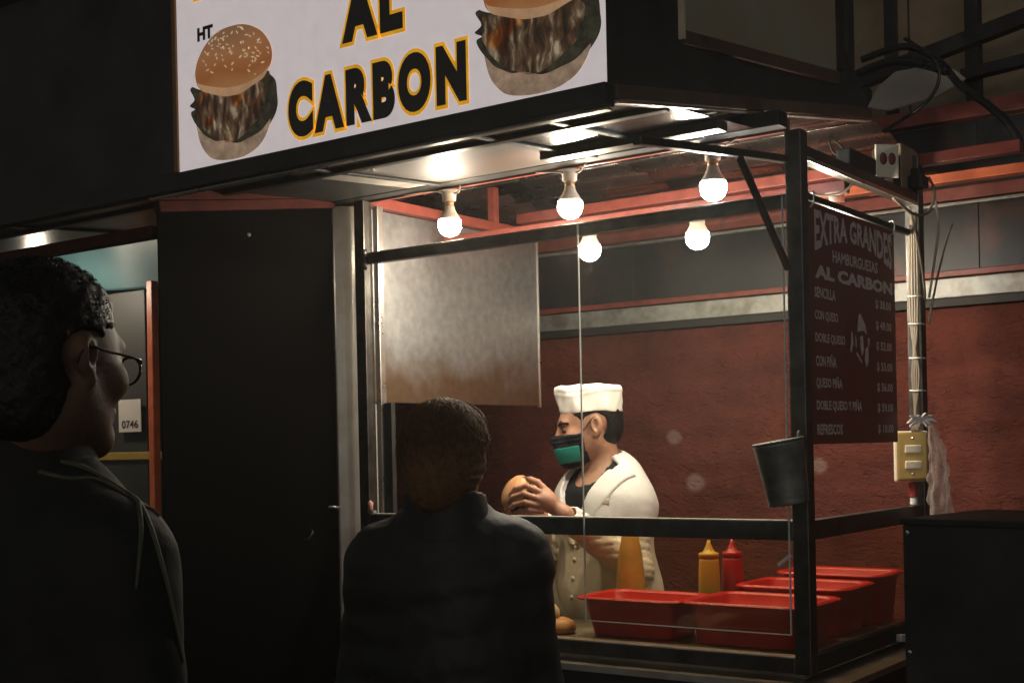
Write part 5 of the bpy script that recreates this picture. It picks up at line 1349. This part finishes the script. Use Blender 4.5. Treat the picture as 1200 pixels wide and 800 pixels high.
def legs_for(fr, hipz, w_, name, parent, m):
    hp = fr.w((0, 0, hipz))
    def fn(P):
        d = rcone(P, hp + (0, 0, 0.08), hp, 0.14, 0.15)
        for s in (1, -1):
            h_ = fr.w((0, s * 0.09, hipz - 0.05)); fo = np.array([*fr.w((0, s * 0.11, 0))[:2], 0.0]); k_ = (h_ + fo) / 2; k_[2] = 0.47
            d = smin(d, rcone(P, h_, k_, 0.09, 0.062), 0.05); d = smin(d, rcone(P, k_, fo + (0, 0, 0.09), 0.062, 0.045), 0.04)
            fw = fr.R[:, 0].copy(); fw[2] = 0
            d = smin(d, rcone(P, fo + (0, 0, 0.045), fo + fw * 0.16 + (0, 0, 0.035), 0.045, 0.035), 0.03)
        return d
    fo1 = np.array([*fr.w((0.16, 0.11, 0))[:2], 0.0]); fo2 = np.array([*fr.w((0.16, -0.11, 0))[:2], 0.0])
    lo, hi = bbox([hp + (0, 0, 0.1), fo1, fo2, np.array([*fr.w((0, 0.11, 0))[:2], 0.0]), np.array([*fr.w((0, -0.11, 0))[:2], 0.0])], 0.2)
    sdf_obj(name, fn, lo, hi, 0.015, m, parent)
legs_for(WB, -0.62, 0, 'trousers', wm, mat('dark_jeans', (0.02, 0.021, 0.026), 0.85))
def w_hair(P):
    Q = WH.to(P)
    d = ell(Q, (-0.020, 0, 0.030), (0.108, 0.088, 0.094)); d = smin(d, ell(Q, (-0.045, 0, -0.035), (0.072, 0.080, 0.075)), 0.05)
    d = smin(d, ell(Q, (-0.085, 0.005, -0.078), (0.040, 0.046, 0.045)), 0.035)
    # swept-up strands
    ang = np.arctan2(Q[..., 1], Q[..., 2] + 0.10); rad = np.hypot(Q[..., 1], Q[..., 2] + 0.10)
    d = d - 0.0014 * np.sin(ang * 46 + 7 * wob(P, 18)) * np.clip((-Q[..., 0] + 0.09) * 12, 0, 1) - 0.0010 * np.sin(ang * 110 + 40 * rad)
    d = np.maximum(d, Q[..., 0] - 0.030 - 0.45 * np.clip(Q[..., 2], -0.05, 0.1)); d = np.maximum(d, -(Q[..., 2] + 0.135))
    ear = np.linalg.norm((Q - np.array((0.0, 0, -0.012), np.float32)) * np.array((1, 0, 1), np.float32), axis=-1) - 0.028
    return np.maximum(d, -ear)
lo, hi = bbox([WH.w((-0.03, 0, -0.02))], 0.16)
sdf_obj('hair', w_hair, lo, hi, 0.0042, HAIRBR, wm)
def strands(fr, m, parent, count, seed, amp=0.008):
    rs = random.Random(seed); parts = []
    for _ in range(count):
        a = rs.uniform(-2.2, 2.2); e0 = rs.uniform(0.1, 1.45); pts = []; am = amp * rs.choice((0.0, 0.1, 0.2, 0.5, 1.0, 2.2)); tw = rs.gauss(0, 0.5)
        for k in range(7):
            t = k / 6; el = e0 - 1.15 * t * rs.uniform(0.9, 1.05)
            rx, ry, rz = 0.1095 + am * t, 0.0895 + am * t, 0.0955 + am * t
            aa = a * (1 - 0.25 * t) + tw * t; pts.append(fr.w((-0.020 - rx * math.cos(el) * math.cos(aa), ry * math.cos(el) * math.sin(aa), 0.03 + rz * math.sin(el))) + np.array([rs.gauss(0, 0.0012) for _ in range(3)]))
        parts.append(tube_data(pts, 0.0007, 3))
    o = pyd('loose_hair', *join(parts), m, None, True); o['kind'] = 'stuff'; child(o, parent)
strands(WH, HAIRBR, wm, 900, 5)

# ------------------------------------------------------------ man at the left
dM = 1.72
mn_ = thing('person', 'man with short dark hair and glasses at the left edge, in shadow', 'person', (W(30, 600, dM)[0], W(30, 600, dM)[1], 0))
MH = Frame(W(60, 425, dM), cf * 0.88 + cr0 * 0.48, math.radians(-4), math.radians(-2))
MB = Frame(W(38, 566, dM + 0.03), cf * 0.80 + cr0 * 0.60)
def ml(x, y, z): return MB.w((x, y, z))
mLs, mRs = ml(0, 0.18, -0.10), ml(0, -0.18, -0.10)
mLe, mRe = ml(0.0, 0.24, -0.39), ml(0.0, -0.24, -0.39)
mLw, mRw = ml(0.16, 0.22, -0.58), ml(0.16, -0.22, -0.58)
def m_skin(P):
    d = head_sdf(MH.to(P), True, 0.8); a, b = MH.w((-0.03, 0, -0.07)), ml(-0.02, 0, 0.0)
    d = smin(d, rcone(P, a, b, 0.062, 0.066), 0.03); return smin(d, rcone(P, b, ml(0, 0, -0.1), 0.066, 0.10), 0.04)
def m_hands(P):
    d = None
    for wr, el, s in ((mLw, mLe, 1), (mRw, mRe, -1)):
        ax = (wr - el) / np.linalg.norm(wr - el); sd = MB.R[:, 0]; pm = wr + ax * 0.06
        e = rcone(P, wr - ax * 0.06, wr, 0.028, 0.025); e = smin(e, ell(P, pm, (0.034, 0.034, 0.034)), 0.02)
        for i in range(4):
            b0 = pm + ax * 0.03 + sd * (0.027 - 0.018 * i); L_ = [0.064, 0.074, 0.070, 0.055][i]
            b1 = b0 + ax * L_ * 0.5; b2 = b1 + ax * L_ * 0.4 - MB.R[:, 1] * s * 0.02
            e = smin(e, smin(rcone(P, b0, b1, 0.0092, 0.0084), rcone(P, b1, b2, 0.0084, 0.0068), 0.004), 0.008)
        t0 = wr + ax * 0.02 + sd * 0.028; t1 = t0 + ax * 0.03 + sd * 0.024; t2 = t1 + ax * 0.034
        e = smin(e, smin(rcone(P, t0, t1, 0.012, 0.0102), rcone(P, t1, t2, 0.0102, 0.0078), 0.004), 0.010)
        d = e if d is None else np.minimum(d, e)
    return d
lo, hi = bbox([MH.w((0, 0, 0)), mLe, mRe, mLw, mRw, mLw * 1.4 - mLe * 0.4, mRw * 1.4 - mRe * 0.4], 0.15)
V1, F1 = nets(lambda P: whole(P, m_skin, m_hands, (mLs, mRs), (mLe, mRe), (mLw, mRw)), lo, hi, 0.0050)
me = bpy.data.meshes.new('body'); me.from_pydata(V1.tolist(), [], F1.tolist()); me.polygons.foreach_set('use_smooth', [True] * len(me.polygons))
child(link('body', me, mat('tan_skin', (0.13, 0.068, 0.042), 0.6, var=0.12, scale=40, bump=0.08, bscale=220, spec=0.3)), mn_)
MJ = mat('black_jacket_cloth', (0.018, 0.018, 0.018), 0.75, var=0.25, scale=15, bump=0.15, bscale=70, spec=0.2)
def m_jacket(P):
    Q = MB.to(P)
    d = ell(Q, (0.0, 0, -0.24), (0.145, 0.205, 0.26)); d = smin(d, ell(Q, (0.0, 0, -0.52), (0.15, 0.195, 0.28)), 0.12)
    d = smin(d, rcone(Q, (0, -0.16, -0.095), (0, 0.16, -0.095), 0.068, 0.068), 0.10); d = smin(d, rcone(Q, (-0.01, 0, -0.01), (0, 0, -0.12), 0.08, 0.13), 0.09)
    for s_, e_, w_ in ((mLs, mLe, mLw), (mRs, mRe, mRw)):
        a = smin(rcone(P, s_, e_, 0.070, 0.058), rcone(P, e_, e_ + (w_ - e_) * 0.93, 0.058, 0.042), 0.03); d = smin(d, a, 0.05)
    return d + 0.004 * wob(P, 30) + 0.002 * wob(P, 80, 1)
lo, hi = bbox([mLs, mRs, mLe, mRe, mLw, mRw, ml(0, 0.1, -0.74), ml(0, -0.1, 0.02)], 0.20)
sdf_obj('jacket', m_jacket, lo, hi, 0.0085, MJ, mn_)
def m_collar(P):
    Q = MB.to(P); a = ml(-0.015, 0, -0.07); b = ml(-0.03, 0, 0.13)
    d = np.abs(rcone(P, a, b, 0.110, 0.084)) - 0.006; d = np.maximum(d, Q[..., 2] - 0.095 + 0.25 * Q[..., 0]); d = np.maximum(d, -(Q[..., 2] + 0.06)); return d + 0.002 * wob(P, 50)
lo, hi = bbox([ml(0, 0, 0)], 0.16)
sdf_obj('collar', m_collar, lo, hi, 0.005, MJ, mn_)
legs_for(MB, -0.68, 0, 'trousers', mn_, mat('dark_jeans', (0.02, 0.021, 0.026), 0.85))
def m_hair(P):
    Q = MH.to(P)
    d = ell(Q, (-0.014, 0, 0.042), (0.105, 0.0845, 0.093)); d = smin(d, ell(Q, (-0.055, 0, -0.04), (0.060, 0.070, 0.085)), 0.04)
    front = Q[..., 0] - 0.060 - 0.35 * np.clip(Q[..., 2] - 0.04, -0.1, 0.08)
    side = np.where(Q[..., 2] < 0.022, Q[..., 0] + 0.028, -1.0)
    temple = np.where(Q[..., 2] < 0.045, Q[..., 0] - 0.030, -1.0)
    ear = np.linalg.norm((Q - np.array((-0.010, 0, 0.0), np.float32)) * np.array((1, 0, 1), np.float32), axis=-1) - 0.036
    d = smax(smax(smax(d, front, 0.03), np.maximum(-ear, side), 0.012), smax(temple, -(Q[..., 2] + 0.118), 0.02), 0.025)
    return d + 0.0022 * wob(P, 170) + 0.0018 * wob(P, 330, 1)
lo, hi = bbox([MH.w((-0.02, 0, 0.02))], 0.16)
sdf_obj('hair', m_hair, lo, hi, 0.0040, HAIRB, mn_)
rs = random.Random(9); parts = []
for _ in range(2400):
    a = rs.uniform(-math.pi, math.pi); e = rs.uniform(0.0, 1.45); n_ = np.array((math.cos(e) * math.cos(a), math.cos(e) * math.sin(a), math.sin(e)))
    if n_[0] > 0.45 and n_[2] < 0.75: continue
    p = np.array((-0.014, 0, 0.042)) + n_ * (0.104, 0.0835, 0.092); tg = np.cross(n_, (rs.gauss(0, 1), rs.gauss(0, 1), rs.gauss(0, 1))); tg /= np.linalg.norm(tg) + 1e-6
    L_ = rs.uniform(0.004, 0.010)
    pts = [MH.w(p), MH.w(p + n_ * L_ * 0.45 + tg * L_ * 0.25), MH.w(p + n_ * L_ * 0.6 + tg * L_ * 0.8)]
    parts.append(tube_data(pts, [0.0006, 0.0005, 0.0002], 3))
o = pyd('loose_hair', *join(parts), HAIRB, None, True); o['kind'] = 'stuff'; child(o, mn_)
gls = thing('eyeglasses', 'dark framed glasses worn by the man at the left', 'glasses', tuple(MH.w((0.1, 0, 0))))
FRM = mat('glasses_frame', (0.015, 0.012, 0.010), 0.3)
for s in (-1, 1):
    ring = [MH.w((0.110 - 0.14 * abs(0.034 + 0.024 * math.cos(a) - 0.0) * 1.0, s * (0.034 + 0.025 * math.cos(a)), -0.002 + 0.019 * math.sin(a))) for a in np.linspace(0, 2 * math.pi, 25)]
    V, F = tube_data(ring, 0.0021, 6); child(pyd('rim', V, F, FRM, None, True), gls)
    V = [tuple(MH.w((0.110 - 0.14 * abs(0.034 + 0.024 * math.cos(a)), s * (0.034 + 0.024 * math.cos(a)), -0.002 + 0.018 * math.sin(a)))) for a in np.linspace(0, 2 * math.pi, 24, endpoint=False)]
    child(pyd('lens', V, [tuple(range(24))], GLASS), gls)
    tube('temple', [MH.w((0.101, s * 0.060, 0.006)), MH.w((0.08, s * 0.076, 0.008)), MH.w((0.02, s * 0.083, 0.010)), MH.w((-0.018, s * 0.086, 0.012)), MH.w((-0.034, s * 0.082, -0.010))], 0.0020, FRM, gls, 6)
tube('bridge', [MH.w((0.109, -0.010, 0.002)), MH.w((0.113, 0, 0.005)), MH.w((0.109, 0.010, 0.002))], 0.002, FRM, gls, 6)
def march(fn, px, py, t0=0.8, t1=2.6):
    d = (cf + cr * (px - 600.0) / FPX - cu * (py - PY) / FPX); t = t0
    for _ in range(200):
        p = CAM + d * t; v = float(fn(p.astype(np.float32)[None])[0])
        if v < 0.001: return p
        t += max(v * 0.6, 0.001)
        if t > t1: return None
    return p
OLIVE = mat('olive_piping', (0.07, 0.075, 0.040), 0.7, var=0.3, scale=40)
for path, r in (([(64, 540), (95, 546), (125, 562), (150, 578), (163, 588), (175, 612), (186, 645), (198, 690), (208, 735), (216, 775), (222, 805)], 0.0038),
                ([(44, 552), (80, 560), (118, 562), (150, 580)], 0.0034), ([(163, 590), (166, 625), (160, 690)], 0.0036), ([(163, 590), (178, 596), (188, 604)], 0.0028)):
    pts = [march(m_jacket, *q) for q in path]; pts = [p - cf * 0.002 for p in pts if p is not None]
    if len(pts) > 2: tube('piping', pts, [r * (1 - 0.7 * (k / (len(pts) * 8 - 7)) ** 3) for k in range((len(pts) - 1) * 8 + 1)], OLIVE, mn_, 6)

# ================================================================== AIR
HAZE = 0.005
if HAZE > 0:
    hz = box('haze', (-20, -12, -1.0), (12, 12, 10.5), None, None, 0)
    hz.data.materials.clear(); hm = bpy.data.materials.new('haze'); hm.use_nodes = True
    hn = hm.node_tree; hn.nodes.clear(); ho = hn.nodes.new('ShaderNodeOutputMaterial'); hv = hn.nodes.new('ShaderNodeVolumePrincipled')
    hv.inputs['Color'].default_value = (0.9, 0.88, 0.85, 1); hv.inputs['Density'].default_value = HAZE; hv.inputs['Anisotropy'].default_value = 0.6
    hn.links.new(hv.outputs[0], ho.inputs['Volume']); hz.data.materials.append(hm); hz['kind'] = 'stuff'
    tag(hz, 'thin smoky night air around the stall', 'haze', None, 'stuff')
